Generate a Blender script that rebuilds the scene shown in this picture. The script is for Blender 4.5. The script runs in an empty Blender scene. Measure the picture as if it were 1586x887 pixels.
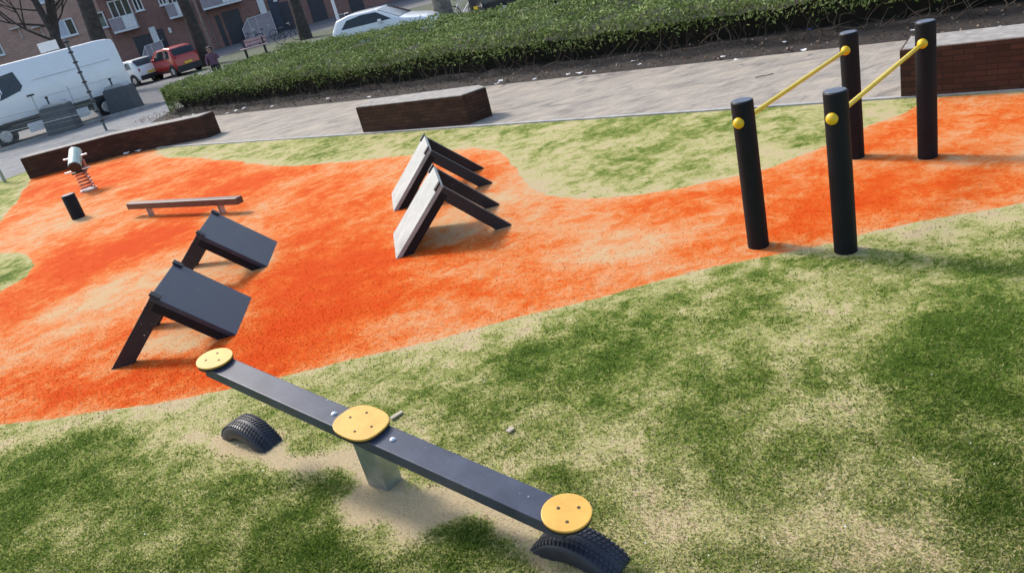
import bpy, math, random
import numpy as np
from mathutils import Vector, Matrix
random.seed(7); rng = np.random.default_rng(7)
scene = bpy.context.scene; col = scene.collection
R = math.radians
# ---------------------------------------------------------------- camera
FPX, CX, CY, CAMH = 1200.0, 793.0, 443.5, 2.7
ROLL, PITCH = R(14.755), R(23.676)
cp, sp, cr, sr = math.cos(PITCH), math.sin(PITCH), math.cos(ROLL), math.sin(ROLL)
cd = bpy.data.cameras.new('camera'); cam = bpy.data.objects.new('camera', cd); col.objects.link(cam)
m = Matrix(((cr, sr, 0, 0), (-sr*sp, cr*sp, -cp, 0), (-sr*cp, cr*cp, sp, CAMH), (0, 0, 0, 1)))
cam.matrix_world = m
cd.sensor_fit = 'HORIZONTAL'; cd.sensor_width = 36; cd.lens = 36*FPX/1586
cd.clip_start = .05; cd.clip_end = 1500
scene.camera = cam
# ---------------------------------------------------------------- world, sun, exposure
SUN_EL = R(42); sdx, sdy = -.62, .78            # towards the sun: behind the scene, to the left
SUN_AZ = math.atan2(sdx, sdy)
w = bpy.data.worlds.new('World'); scene.world = w; w.use_nodes = True
nt = w.node_tree; bg = nt.nodes['Background']
sky = nt.nodes.new('ShaderNodeTexSky'); sky.sky_type = 'NISHITA'; sky.sun_disc = False
sky.sun_elevation = SUN_EL; sky.sun_rotation = SUN_AZ; sky.air_density = 1.2; sky.dust_density = 2.5
nt.links.new(sky.outputs[0], bg.inputs[0]); bg.inputs[1].default_value = .15
ld = bpy.data.lights.new('sun', 'SUN'); ld.energy = 2.4; ld.angle = R(9.0); ld.color = (1, .95, .87)
sun = bpy.data.objects.new('sun', ld); col.objects.link(sun)
sv = Vector((sdx*math.cos(SUN_EL), sdy*math.cos(SUN_EL), math.sin(SUN_EL)))
sun.rotation_euler = sv.to_track_quat('Z', 'Y').to_euler()
sun.location = (0, 0, 30)
scene.view_settings.view_transform = 'Standard'; scene.view_settings.look = 'None'
scene.view_settings.gamma = 1; scene.view_settings.exposure = .74

# ---------------------------------------------------------------- helpers
EX, EY = .731, -.682       # direction along the path
NX, NY = .682, .731        # across the path, away from the camera
def ST(s, t, z=0): return (NX*s+EX*t, NY*s+EY*t, z)
def gnd(u, v, z=0.):
    x, y = (u-CX)/FPX, -(v-CY)/FPX
    X = x*cr+y*sr; Y = -x*sr+y*cr
    d = (X, cp+Y*sp, -sp+Y*cp); t = (z-CAMH)/d[2]
    return (d[0]*t, d[1]*t)
def to_px(x, y):
    z = -CAMH; D = y*cp-z*sp; D = np.maximum(D, .3)
    X = x/D; Y = (y*sp+z*cp)/D
    return CX+FPX*(X*cr-Y*sr), CY-FPX*(X*sr+Y*cr)

def tag(o, label=None, cat=None, group=None, kind=None):
    if label: o['label'] = label
    if cat: o['category'] = cat
    if group: o['group'] = group
    if kind: o['kind'] = kind
    return o
def empty(name, loc, rz, label, cat, group=None):
    o = bpy.data.objects.new(name, None); col.objects.link(o); o.empty_display_size = .1
    o.location = loc; o.rotation_euler = (0, 0, rz)
    return tag(o, label, cat, group)
def kids(o): return [c for c in bpy.data.objects if c.parent == o]
def copy_tree(o, parent=None):
    c = o.copy(); col.objects.link(c)
    if parent: c.parent = parent
    for ch in kids(o): copy_tree(ch, c)
    return c

class MB:
    def __init__(s): s.v = []; s.f = []
    def add(s, v, f):
        n = len(s.v); s.v += [tuple(p) for p in v]; s.f += [tuple(i+n for i in q) for q in f]; return s
    def box(s, c, d, M=None):
        hx, hy, hz = d[0]/2, d[1]/2, d[2]/2
        v = [Vector((x*hx, y*hy, z*hz)) for z in (-1, 1) for y in (-1, 1) for x in (-1, 1)]
        if M is not None: v = [M @ p for p in v]
        v = [p+Vector(c) for p in v]
        return s.add(v, [(0, 2, 3, 1), (4, 5, 7, 6), (0, 1, 5, 4), (2, 6, 7, 3), (0, 4, 6, 2), (1, 3, 7, 5)])
    def prism(s, poly, z0, z1):
        n = len(poly); v = [(x, y, z0) for x, y in poly]+[(x, y, z1) for x, y in poly]
        return s.add(v, [tuple(range(n))[::-1], tuple(range(n, 2*n))]+[(i, (i+1) % n, n+(i+1) % n, n+i) for i in range(n)])
    def prism_y(s, poly, y0, y1):      # poly in x,z (counter-clockwise seen from -y)
        n = len(poly); v = [(x, y0, z) for x, z in poly]+[(x, y1, z) for x, z in poly]
        return s.add(v, [tuple(range(n)), tuple(range(n, 2*n))[::-1]]+[((i+1) % n, i, n+i, n+(i+1) % n) for i in range(n)])
    def tube(s, pts, rad, n=10, cap=True):
        pts = [Vector(p) for p in pts]; rad = rad if hasattr(rad, '__len__') else [rad]*len(pts)
        v = []; up = None
        for i, p in enumerate(pts):
            d = (pts[min(i+1, len(pts)-1)]-pts[max(i-1, 0)]).normalized()
            if up is None: up = Vector((0, 0, 1)) if abs(d.z) < .9 else Vector((1, 0, 0))
            a = d.cross(up); a = a.normalized() if a.length > 1e-5 else d.orthogonal().normalized()
            b = a.cross(d).normalized(); up = b
            v += [p+(a*math.cos(2*math.pi*k/n)+b*math.sin(2*math.pi*k/n))*rad[i] for k in range(n)]
        f = []
        for i in range(len(pts)-1):
            for k in range(n):
                k2 = (k+1) % n; f.append((i*n+k2, i*n+k, (i+1)*n+k, (i+1)*n+k2))
        if cap: f += [tuple(range(n)), tuple(range((len(pts)-1)*n, len(pts)*n))[::-1]]
        return s.add(v, f)
    def lathe(s, prof, n=24, c=(0, 0, 0), M=None):   # prof: (r, z) bottom to top
        v = []; f = []
        for r, z in prof: v += [Vector((r*math.cos(2*math.pi*k/n), r*math.sin(2*math.pi*k/n), z)) for k in range(n)]
        if M is not None: v = [M @ p for p in v]
        v = [p+Vector(c) for p in v]
        for i in range(len(prof)-1):
            for k in range(n): k2 = (k+1) % n; f.append((i*n+k, i*n+k2, (i+1)*n+k2, (i+1)*n+k))
        f += [tuple(range(n))[::-1], tuple(range((len(prof)-1)*n, len(prof)*n))]
        return s.add(v, f)
    def build(s, name, mat, parent=None, bevel=0, smooth=False, label=None, seg=2):
        me = bpy.data.meshes.new(name); me.from_pydata(s.v, [], s.f); me.validate()
        me.materials.append(mat)
        o = bpy.data.objects.new(name, me); col.objects.link(o)
        if parent: o.parent = parent
        if smooth:
            me.shade_smooth()
            try: me.set_sharp_from_angle(angle=R(40))
            except Exception: pass
        if bevel:
            b = o.modifiers.new('bevel', 'BEVEL'); b.width = bevel; b.segments = seg; b.limit_method = 'ANGLE'
        if label: o['label'] = label
        return o

# ---------------------------------------------------------------- materials
class NT:
    def __init__(s, name):
        s.m = bpy.data.materials.new(name); s.m.use_nodes = True; s.t = s.m.node_tree
        s.b = s.t.nodes['Principled BSDF']; s.out = s.t.nodes['Material Output']
    def n(s, typ, **k):
        x = s.t.nodes.new('ShaderNode'+typ)
        for a, b in k.items(): setattr(x, a, b)
        return x
    def l(s, a, b): s.t.links.new(a, b)
    def coord(s, rot=0, scale=(1, 1, 1), kind='Object'):
        c = s.n('TexCoord'); mp = s.n('Mapping'); mp.inputs['Rotation'].default_value = (0, 0, rot); mp.inputs['Scale'].default_value = scale
        s.l(c.outputs[kind], mp.inputs[0]); return mp.outputs[0]
    def noise(s, vec, scale, detail=4, rough=.55, dist=0):
        x = s.n('TexNoise'); x.inputs['Scale'].default_value = scale; x.inputs['Detail'].default_value = detail
        x.inputs['Roughness'].default_value = rough; x.inputs['Distortion'].default_value = dist
        s.l(vec, x.inputs['Vector']); return x.outputs['Fac']
    def val(s, x, sock):
        if isinstance(x, (int, float)): sock.default_value = x
        else: s.l(x, sock)
    def math(s, op, a, b=0, clamp=False):
        x = s.n('Math', operation=op); x.use_clamp = clamp; s.val(a, x.inputs[0]); s.val(b, x.inputs[1]); return x.outputs[0]
    def ramp(s, fac, stops):
        x = s.n('ValToRGB'); e = x.color_ramp.elements
        while len(e) < len(stops): e.new(.5)
        for q, (p, c) in zip(e, stops): q.position = p; q.color = (*c, 1) if len(c) == 3 else c
        s.l(fac, x.inputs[0]); return x.outputs[0]
    def sm(s, fac, a, b):
        x = s.n('MapRange'); x.interpolation_type = 'SMOOTHSTEP'
        x.inputs['From Min'].default_value = a; x.inputs['From Max'].default_value = b
        s.l(fac, x.inputs['Value']); return x.outputs['Result']
    def mix(s, fac, a, b, mode='MIX'):
        x = s.n('Mix', data_type='RGBA', blend_type=mode)
        s.val(fac, x.inputs[0])
        for q, i in ((a, 6), (b, 7)):
            if isinstance(q, tuple): x.inputs[i].default_value = (*q, 1)
            else: s.l(q, x.inputs[i])
        return x.outputs[2]
    def attr(s, name):
        x = s.n('Attribute'); x.attribute_name = name; return x.outputs['Fac']
    def bump(s, h, strength, dist=.02):
        x = s.n('Bump'); x.inputs['Strength'].default_value = strength; x.inputs['Distance'].default_value = dist
        s.l(h, x.inputs['Height']); s.l(x.outputs[0], s.b.inputs['Normal'])
    def fin(s, colr=None, rough=.6, metal=0, spec=None):
        if colr is not None:
            if isinstance(colr, tuple): s.b.inputs['Base Color'].default_value = (*colr, 1)
            else: s.l(colr, s.b.inputs['Base Color'])
        s.val(rough, s.b.inputs['Roughness']); s.b.inputs['Metallic'].default_value = metal
        if spec is not None: s.b.inputs['Specular IOR Level'].default_value = spec
        return s.m

def plain(name, c, rough=.5, metal=0, var=.25, scale=6, bump=0., spec=None, bscale=60):
    t = NT(name); v = t.coord(); n = t.noise(v, scale, 5)
    a = tuple(x*(1-var) for x in c); b = tuple(min(1, x*(1+var)) for x in c)
    colr = t.ramp(n, [(.3, a), (.7, b)])
    if bump: t.bump(t.noise(v, bscale, 4), bump, .004)
    return t.fin(colr, rough, metal, spec)

def turf(name, orange):
    t = NT(name); v = t.coord(kind='Object')
    big = t.noise(v, .9, 4, .6); med = t.noise(v, 5.5, 6, .72, .8); fine = t.noise(t.coord(rot=.3, scale=(1, 1.8, 1)), 20, 6, .8, .5)
    tiny = t.noise(t.coord(rot=.75, scale=(1, 2.2, 1)), 70, 4, .8)
    sd, wear_shade = t.attr('edge'), t.attr('wear_shade')
    nn_ = t.math('ADD', t.math('MULTIPLY', big, .5), t.math('ADD', t.math('MULTIPLY', med, .8), t.math('MULTIPLY', fine, .7)))
    nn_ = t.math('SUBTRACT', nn_, 1.0)                                   # about -0.3 .. 0.3
    k = t.math('ADD', wear_shade, t.math('MULTIPLY', nn_, 1.6 if orange else 2.3), clamp=True)
    if orange:
        c = t.ramp(k, [(0, (.58, .060, .003)), (.28, (.62, .100, .009)), (.46, (.64, .175, .040)), (.68, (.64, .275, .115)), (.95, (.56, .38, .21))])
        dk = t.ramp(tiny, [(.3, (.62, .55, .5)), (.5, (1, 1, 1)), (.75, (1.0, 1.0, 1.0))])
    else:
        c = t.ramp(k, [(0, (.060, .105, .012)), (.2, (.10, .155, .022)), (.4, (.21, .245, .055)), (.58, (.35, .345, .125)), (.8, (.50, .45, .22)), (1, (.52, .41, .25))])
        dk = t.ramp(tiny, [(.32, (.42, .45, .4)), (.5, (.95, .95, .95)), (.75, (1.0, 1.0, 1.0))])
    c = t.mix(1.0, c, dk, 'MULTIPLY')
    t.bump(t.math('ADD', t.math('MULTIPLY', fine, .7), tiny), .55, .02)
    return t.fin(c, .95, 0, .1)

def blade_mat(name, orange):
    t = NT(name); wear_shade = t.attr('wear_shade'); g = t.n('NewGeometry')
    k = t.math('ADD', wear_shade, t.math('MULTIPLY', t.math('SUBTRACT', g.outputs['Random Per Island'], .5), 1.0), clamp=True)
    if orange: c = t.ramp(k, [(0, (.64, .080, .004)), (.4, (.68, .15, .018)), (.7, (.68, .31, .12)), (1, (.62, .45, .25))])
    else: c = t.ramp(k, [(0, (.08, .14, .02)), (.3, (.15, .22, .035)), (.55, (.30, .33, .10)), (.8, (.52, .48, .22)), (1, (.62, .54, .33))])
    t.fin(c, .8, 0, .15)
    tr = t.n('BsdfTranslucent'); t.l(c, tr.inputs[0]); mx = t.n('MixShader'); mx.inputs[0].default_value = .5
    t.l(t.b.outputs[0], mx.inputs[1]); t.l(tr.outputs[0], mx.inputs[2]); t.l(mx.outputs[0], t.out.inputs[0]); return t.m

def brick(name, c1, c2, mortar, scale=1., rough=.85, dirt=.5):
    t = NT(name); tc = t.n('TexCoord'); mp = t.n('Mapping'); t.l(tc.outputs['UV'], mp.inputs[0])
    b = t.n('TexBrick'); t.l(mp.outputs[0], b.inputs['Vector'])
    b.inputs['Scale'].default_value = scale; b.inputs['Brick Width'].default_value = .21; b.inputs['Row Height'].default_value = .062
    b.inputs['Mortar Size'].default_value = .006; b.inputs['Mortar Smooth'].default_value = .3
    b.inputs['Color1'].default_value = (*c1, 1); b.inputs['Color2'].default_value = (*c2, 1); b.inputs['Mortar'].default_value = (*mortar, 1)
    n = t.noise(t.coord(), 1.7, 6, .65)
    c = t.mix(dirt, b.outputs['Color'], t.ramp(n, [(.3, (.55, .5, .48)), (.7, (1.2, 1.15, 1.1))]), 'MULTIPLY')
    t.bump(b.outputs['Fac'], -.5, .008)
    return t.fin(c, rough, 0, .25)
def uv_wall(o):   # box-mapped UVs in metres, written onto the mesh
    me = o.data; uv = me.uv_layers.new(name='UVMap')
    for p in me.polygons:
        n = p.normal
        for li in p.loop_indices:
            c = me.vertices[me.loops[li].vertex_index].co
            if abs(n.z) > .7: uv.data[li].uv = (c.x, c.y)
            else:
                tx = Vector((-n.y, n.x, 0)).normalized(); uv.data[li].uv = (c.dot(tx), c.z)

M = {}
def hpl_plastic(name, c, rough):
    t = NT(name); v = t.coord(); n = t.noise(v, 5, 6, .65); s = t.noise(v, 60, 4, .7)
    colr = t.ramp(n, [(.3, tuple(x*.8 for x in c)), (.72, tuple(x*1.35 for x in c))])
    dust = t.sm(s, .62, .74)
    colr = t.mix(t.math('MULTIPLY', dust, .35), colr, (.30, .30, .32))
    sc = t.noise(t.coord(rot=.6, scale=(1, 9, 1)), 22, 5, .75); sp2 = t.noise(v, 33, 2, .5)
    colr = t.mix(t.math('MULTIPLY', t.sm(sc, .64, .72), .35), colr, (.34, .35, .38)); colr = t.mix(t.math('MULTIPLY', t.sm(sp2, .73, .78), .7), colr, (.5, .52, .55))
    t.bump(s, .12, .002)
    return t.fin(colr, t.math('ADD', t.math('MULTIPLY', n, .3), rough-.12), 0, .5)
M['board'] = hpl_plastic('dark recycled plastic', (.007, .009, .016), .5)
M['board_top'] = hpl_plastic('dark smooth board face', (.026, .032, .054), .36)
M['board_sunlit'] = hpl_plastic('board face with sun glare in its colour', (.31, .325, .315), .5)  # sun glare on the left-facing boards is put into this pale colour
M['post'] = plain('black recycled plastic post', (.0045, .0052, .009), .6, var=.3, bump=.25, bscale=90, spec=.25)
M['post_top'] = plain('post end face', (.055, .065, .10), .4, var=.3)
M['seesaw'] = hpl_plastic('seesaw beam plastic', (.036, .046, .074), .32)
M['yellow'] = plain('yellow paint', (.72, .46, .012), .38, var=.08, scale=8)
M['yellow_bar'] = plain('yellow bar coating', (.72, .50, .015), .35, var=.08)
def seatm():
    t = NT('yellow seat plate'); v = t.coord(); n = t.noise(v, 9, 6, .7); f = t.noise(v, 90, 3, .6)
    c = t.ramp(n, [(.35, (.62, .33, .055)), (.65, (.72, .42, .075))]); c = t.mix(t.math('MULTIPLY', t.sm(f, .6, .7), .35), c, (.4, .24, .07))
    t.bump(f, .15, .002); return t.fin(c, .5)
M['seat'] = seatm()
M['hole'] = plain('dark bolt recess', (.05, .035, .01), .7)
M['rubber_edge'] = plain('black rubber rim', (.012, .012, .014), .7)
M['galv'] = plain('galvanised steel', (.33, .37, .37), .42, .75, var=.18, scale=14)
M['steel'] = plain('bright bolt steel', (.75, .77, .80), .25, .6, var=.05)
M['steel_leg'] = plain('dull steel leg', (.42, .38, .38), .45, .5)
M['tyre'] = plain('old black tyre rubber', (.016, .020, .034), .48, var=.35, scale=9, bump=.3)
M['wood_beam'] = plain('reddish brown beam', (.085, .040, .034), .42, var=.3, scale=12)
M['mint'] = plain('pale mint drum', (.42, .55, .50), .35, var=.12)
M['spring'] = plain('rusty red spring', (.36, .12, .09), .5, .2)
M['chrome'] = plain('pale metal', (.72, .70, .72), .3, .5, var=.05)
M['dark'] = plain('near black metal', (.012, .013, .017), .5)
M['brickwall'] = brick('dark brown brick', (.075, .036, .024), (.042, .020, .014), (.026, .018, .014))
M['coping'] = plain('grey weathered brick top', (.27, .25, .23), .9, var=.3, scale=9, bump=.5)
M['soil'] = plain('dark litter soil', (.026, .019, .016), .95, var=.55, scale=14, bump=1., bscale=40)
M['stone'] = plain('kerb stone', (.33, .32, .31), .85, var=.25, scale=5, bump=.3)
M['paper'] = plain('pale litter', (.75, .74, .74), .8, var=.1)
M['twig'] = plain('dry twig', (.10, .072, .052), .9, var=.3)
M['bark'] = plain('dark bark', (.050, .042, .038), .9, var=.45, scale=5, bump=.8, bscale=14)
M['bark_grey'] = plain('mottled grey bark', (.16, .145, .12), .9, var=.5, scale=6, bump=.6, bscale=20)

def ground_mat():
    t = NT('asphalt and old paving'); v = t.coord(); n = t.noise(v, .25, 6, .6); f = t.noise(v, 25, 4, .7)
    c = t.ramp(n, [(.3, (.15, .15, .155)), (.7, (.21, .205, .205))]); c = t.mix(.5, c, t.ramp(f, [(.3, (.6, .6, .6)), (.7, (1.2, 1.2, 1.2))]), 'MULTIPLY')
    return t.fin(c, .9, 0, .2)
def paver_mat(name, base, jr=1.):
    t = NT(name); ang = math.atan2(EY, EX); v = t.coord(rot=-ang)
    b = t.n('TexBrick'); t.l(v, b.inputs['Vector']); b.offset = .5
    b.inputs['Scale'].default_value = 1; b.inputs['Brick Width'].default_value = .30; b.inputs['Row Height'].default_value = .30
    b.inputs['Mortar Size'].default_value = .006; b.inputs['Mortar Smooth'].default_value = .6; b.inputs['Bias'].default_value = 0
    c1, c2, mo = tuple(x*.93 for x in base), tuple(x*1.05 for x in base), tuple(x*.68*jr for x in base)
    for k, q in (('Color1', c1), ('Color2', c2), ('Mortar', mo)): b.inputs[k].default_value = (*q, 1)
    n = t.noise(t.coord(rot=-ang, scale=(1, 2.3, 1)), 1.3, 6, .68, 1.0); g = t.noise(t.coord(), 18, 5, .7)
    c = t.mix(.85, b.outputs['Color'], t.ramp(n, [(.32, (.46, .47, .50)), (.44, (.82, .82, .83)), (.52, (1, 1, 1)), (.66, (1.22, 1.18, 1.1))]), 'MULTIPLY')
    c = t.mix(.5, c, t.ramp(g, [(.3, (.75, .75, .76)), (.7, (1.1, 1.1, 1.1))]), 'MULTIPLY')
    c = t.mix(t.math('MULTIPLY', t.sm(t.noise(t.coord(rot=-ang, scale=(.6, 3.2, 1)), 2.4, 5, .7, 1.5), .56, .66), .35), c, tuple(x*.5 for x in base))
    t.bump(t.math('ADD', b.outputs['Fac'], t.math('MULTIPLY', n, -6)), -.8, .02)
    return t.fin(c, .9, 0, .2)
M['ground'] = ground_mat(); M['paver'] = paver_mat('grey concrete pavers', (.325, .29, .248)); M['walk'] = paver_mat('worn sidewalk slabs', (.22, .225, .235))
M['turf_green'] = turf('green turf', False); M['turf_orange'] = turf('orange turf', True)
M['blade_green'] = blade_mat('green turf fibres', False); M['blade_orange'] = blade_mat('orange turf fibres', True)

def leaf_mat(name, cols):
    t = NT(name); g = t.n('NewGeometry'); n = t.noise(t.coord(), .8, 3)
    k = t.math('ADD', t.math('MULTIPLY', g.outputs['Random Per Island'], .6), t.math('MULTIPLY', n, .4))
    c = t.ramp(k, cols)
    t.fin(c, .8, 0, .06)
    tr = t.n('BsdfTranslucent'); t.l(c, tr.inputs[0]); mx = t.n('MixShader'); mx.inputs[0].default_value = .14
    t.l(t.b.outputs[0], mx.inputs[1]); t.l(tr.outputs[0], mx.inputs[2]); t.l(mx.outputs[0], t.out.inputs[0]); return t.m
M['leaf'] = leaf_mat('hedge leaves', [(.1, (.05, .085, .022)), (.38, (.12, .17, .048)), (.62, (.25, .31, .10)), (.9, (.50, .55, .27))])

# ================================================================ GROUND
g0 = MB(); g0.add([(-700, -300, -.012), (700, -300, -.012), (700, 1200, -.012), (-700, 1200, -.012)], [(0, 1, 2, 3)])
tag(g0.build('road', M['ground']), kind='structure')

S_EDGE = 9.60      # lawn meets the path here
ORANGE_PX = [(-260, 700), (-60, 668), (0, 658), (75, 650), (150, 637), (240, 625), (345, 604), (450, 580), (560, 552), (680, 525), (800, 491), (900, 468), (1000, 440),
  (1100, 413), (1180, 399), (1240, 388), (1290, 377), (1350, 358), (1450, 338), (1530, 325), (1640, 303), (1900, 250), (1900, 100), (1700, 130), (1586, 143), (1500, 148), (1436, 153), (1418, 166), (1395, 178), (1350, 194),
  (1280, 225), (1200, 258), (1130, 275), (1060, 290), (980, 303), (900, 308), (850, 302), (820, 289), (801, 268), (790, 246), (765, 233), (730, 229),
  (700, 233), (640, 240), (560, 248), (480, 256), (430, 257), (380, 252), (320, 245), (255, 244), (240, 232), (190, 236), (120, 252), (50, 275), (40, 288), (20, 320), (0, 342), (-60, 385), (-260, 520)]
OP = np.array([gnd(u, v) for u, v in ORANGE_PX])
def poly_sd(x, y, P):
    d = np.full(x.shape, 1e9); inside = np.zeros(x.shape, bool); n = len(P)
    for i in range(n):
        a, b = P[i], P[(i+1) % n]; e = b-a; wx, wy = x-a[0], y-a[1]
        t = np.clip((wx*e[0]+wy*e[1])/(e@e), 0, 1)
        d = np.minimum(d, np.hypot(wx-t*e[0], wy-t*e[1]))
        c = ((a[1] > y) != (b[1] > y)) & (x < (b[0]-a[0])*(y-a[1])/(b[1]-a[1]+1e-12)+a[0]); inside ^= c
    return np.where(inside, d, -d)
def vnoise(x, y, sc, seed):       # smooth value noise
    r_ = np.random.default_rng(seed).random((256, 256)); x = x/sc+1000.; y = y/sc+1000.
    xi, yi = np.floor(x).astype(int), np.floor(y).astype(int); fx, fy = x-xi, y-yi; fx = fx*fx*(3-2*fx); fy = fy*fy*(3-2*fy)
    q = lambda a, b: r_[a % 256, b % 256]
    return (q(xi, yi)*(1-fx)+q(xi+1, yi)*fx)*(1-fy)+(q(xi, yi+1)*(1-fx)+q(xi+1, yi+1)*fx)*fy-.5
HC = gnd(-15, 420); HR = .62    # the green bulge at the left
HOLE = np.array([gnd(u, v) for u, v in [(-160, 420), (-60, 396), (0, 391), (30, 391), (50, 400), (54, 410), (40, 428), (0, 451), (-80, 480), (-200, 490)]])
def edge_fn(x, y):
    sd = poly_sd(x, y, OP); sd = np.minimum(sd, -poly_sd(x, y, HOLE))
    u, v = to_px(x, y); near = np.clip((y-3)/10, .15, 1)
    return sd+near*(vnoise(x, y, .35, 3)*.10+vnoise(x, y, .12, 4)*.05)+vnoise(x, y, .05, 5)*.018
# wear: 0 saturated .. 1 sandy.  (u, v, ru, rv, degrees, amount) marks on the turf; GW also paints two shadows
OW = [(520, 450, 140, 75, -20, -.42), (440, 500, 90, 50, -20, -.3), (240, 362, 130, 26, -22, -.45), (80, 420, 100, 26, -20, -.42), (60, 560, 120, 60, -10, -.1), (170, 600, 170, 36, -8, -.42),
  (400, 570, 70, 25, -12, -.35), (1290, 290, 130, 60, -25, -.30), (1200, 360, 60, 30, -25, -.25), (700, 385, 60, 12, -10, -.38), (120, 280, 140, 26, -15, -.22), (30, 480, 60, 30, -10, -.15), (340, 290, 160, 30, -5, -.15), (1510, 260, 80, 40, -10, -.12),
  (90, 345, 110, 22, -18, .30), (170, 470, 200, 28, -28, .36), (320, 440, 110, 22, -20, .30), (270, 530, 110, 22, -22, .42), (270, 342, 110, 10, -8, .40), (690, 355, 90, 22, -5, .36), (730, 300, 70, 20, 0, .26), (400, 400, 60, 20, -5, .22),
  (1182, 384, 34, 9, 0, .55), (1450, 246, 45, 8, 3, .5), (1325, 246, 20, 8, 0, .25), (850, 420, 170, 50, -18, .12), (1060, 370, 120, 40, -20, .12), (620, 270, 60, 50, 0, .10), (1500, 190, 100, 40, 0, .10), (395, 480, 18, 34, 30, .35), (425, 395, 14, 22, 30, .35), (210, 245, 60, 10, -12, .25), (900, 345, 100, 25, 0, .12),(0, 640, 200, 14, -6, .12)]
GW = [(110, 710, 210, 42, -14, -.55), (30, 800, 150, 60, -20, -.35), (370, 790, 150, 36, -5, -.5), (560, 865, 200, 34, 10, -.55), (640, 870, 130, 25, 10, -.2), (120, 870, 110, 30, 0, -.3), (930, 800, 45, 36, 0, -.5),  # last mark here paints the shadow beside the seesaw's low end
  (900, 560, 150, 48, -12, -.42), (1130, 470, 130, 40, -20, -.38), (1270, 408, 130, 18, -8, -.40), (1420, 415, 200, 16, 4, -.30), (1180, 560, 150, 40, -10, -.35), (1450, 560, 110, 60, 0, -.48), (1420, 660, 75, 110, 8, -.58), (1530, 650, 80, 80, 0, -.4), (1560, 760, 60, 60, 0, -.5), (1230, 680, 70, 40, 0, -.3), (1320, 600, 120, 50, 0, -.15), (720, 620, 80, 30, 0, -.15),  # long thin mark right of the posts paints the near post's cast shadow
  (30, 428, 70, 40, 0, -.45), (0, 310, 60, 30, 0, -.2), (1540, 360, 100, 30, 0, -.05), (1350, 690, 60, 60, 0, -.3), (1580, 500, 70, 60, 0, -.3),
  (600, 772, 290, 30, 20, .95), (440, 708, 110, 22, 14, .6), (385, 708, 60, 14, 10, .5), (640, 790, 90, 22, 20, .35), (515, 738, 75, 24, 20, .6), (740, 820, 90, 22, 20, .4), (800, 850, 110, 20, 20, .35), (1200, 800, 230, 65, 8, .26), (1040, 740, 150, 50, 10, .15), (1380, 760, 60, 40, 0, .10), (1290, 510, 150, 40, -5, .14), (1500, 705, 50, 20, 0, .35),
  (300, 840, 150, 22, -20, .30), (380, 640, 150, 22, -15, .10), (1440, 370, 120, 20, -8, .18), (1322, 392, 50, 10, 0, .55), (900, 290, 160, 30, 0, .12), (500, 235, 200, 12, -5, -.05), (1100, 210, 250, 22, -4, -.12), (60, 685, 120, 12, -10, .30), (1450, 840, 80, 30, 0, .2)]
def marks(u, v, L):
    a = np.zeros(u.shape)
    for cu, cv, ru, rv, ang, amt in L:
        c, s = math.cos(R(ang)), math.sin(R(ang)); du, dv = u-cu, v-cv
        p, q = (du*c+dv*s)/ru, (-du*s+dv*c)/rv; a += amt*np.exp(-(p*p+q*q)*.9)
    return a
def warp(x, y):
    xs = x+vnoise(x, y, .5, 21)*.5+vnoise(x, y, .17, 22)*.2; ys = y+vnoise(x, y, .5, 23)*.5+vnoise(x, y, .17, 24)*.2
    return to_px(xs, ys)
def orange_wear(x, y, sd):
    u, v = warp(x, y); return .46+np.where(marks(u, v, OW) > 0, 1.25, .9)*marks(u, v, OW)+.20*np.exp(-np.maximum(sd, 0)/.12)+vnoise(x, y, 1.1, 8)*.26+vnoise(x, y, .3, 9)*.24+vnoise(x, y, .11, 19)*.22
def green_wear_shade(x, y, sd):
    u, v = warp(x, y); far = np.clip((y-5)/6, 0, 1)
    return .565+.04*far+np.where(marks(u, v, GW) < 0, .60, .9)*marks(u, v, GW)+.25*np.exp(np.minimum(sd, 0)/.22)+vnoise(x, y, .7, 10)*.20+vnoise(x, y, .28, 11)*.32+vnoise(x, y, .11, 12)*.30
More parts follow.
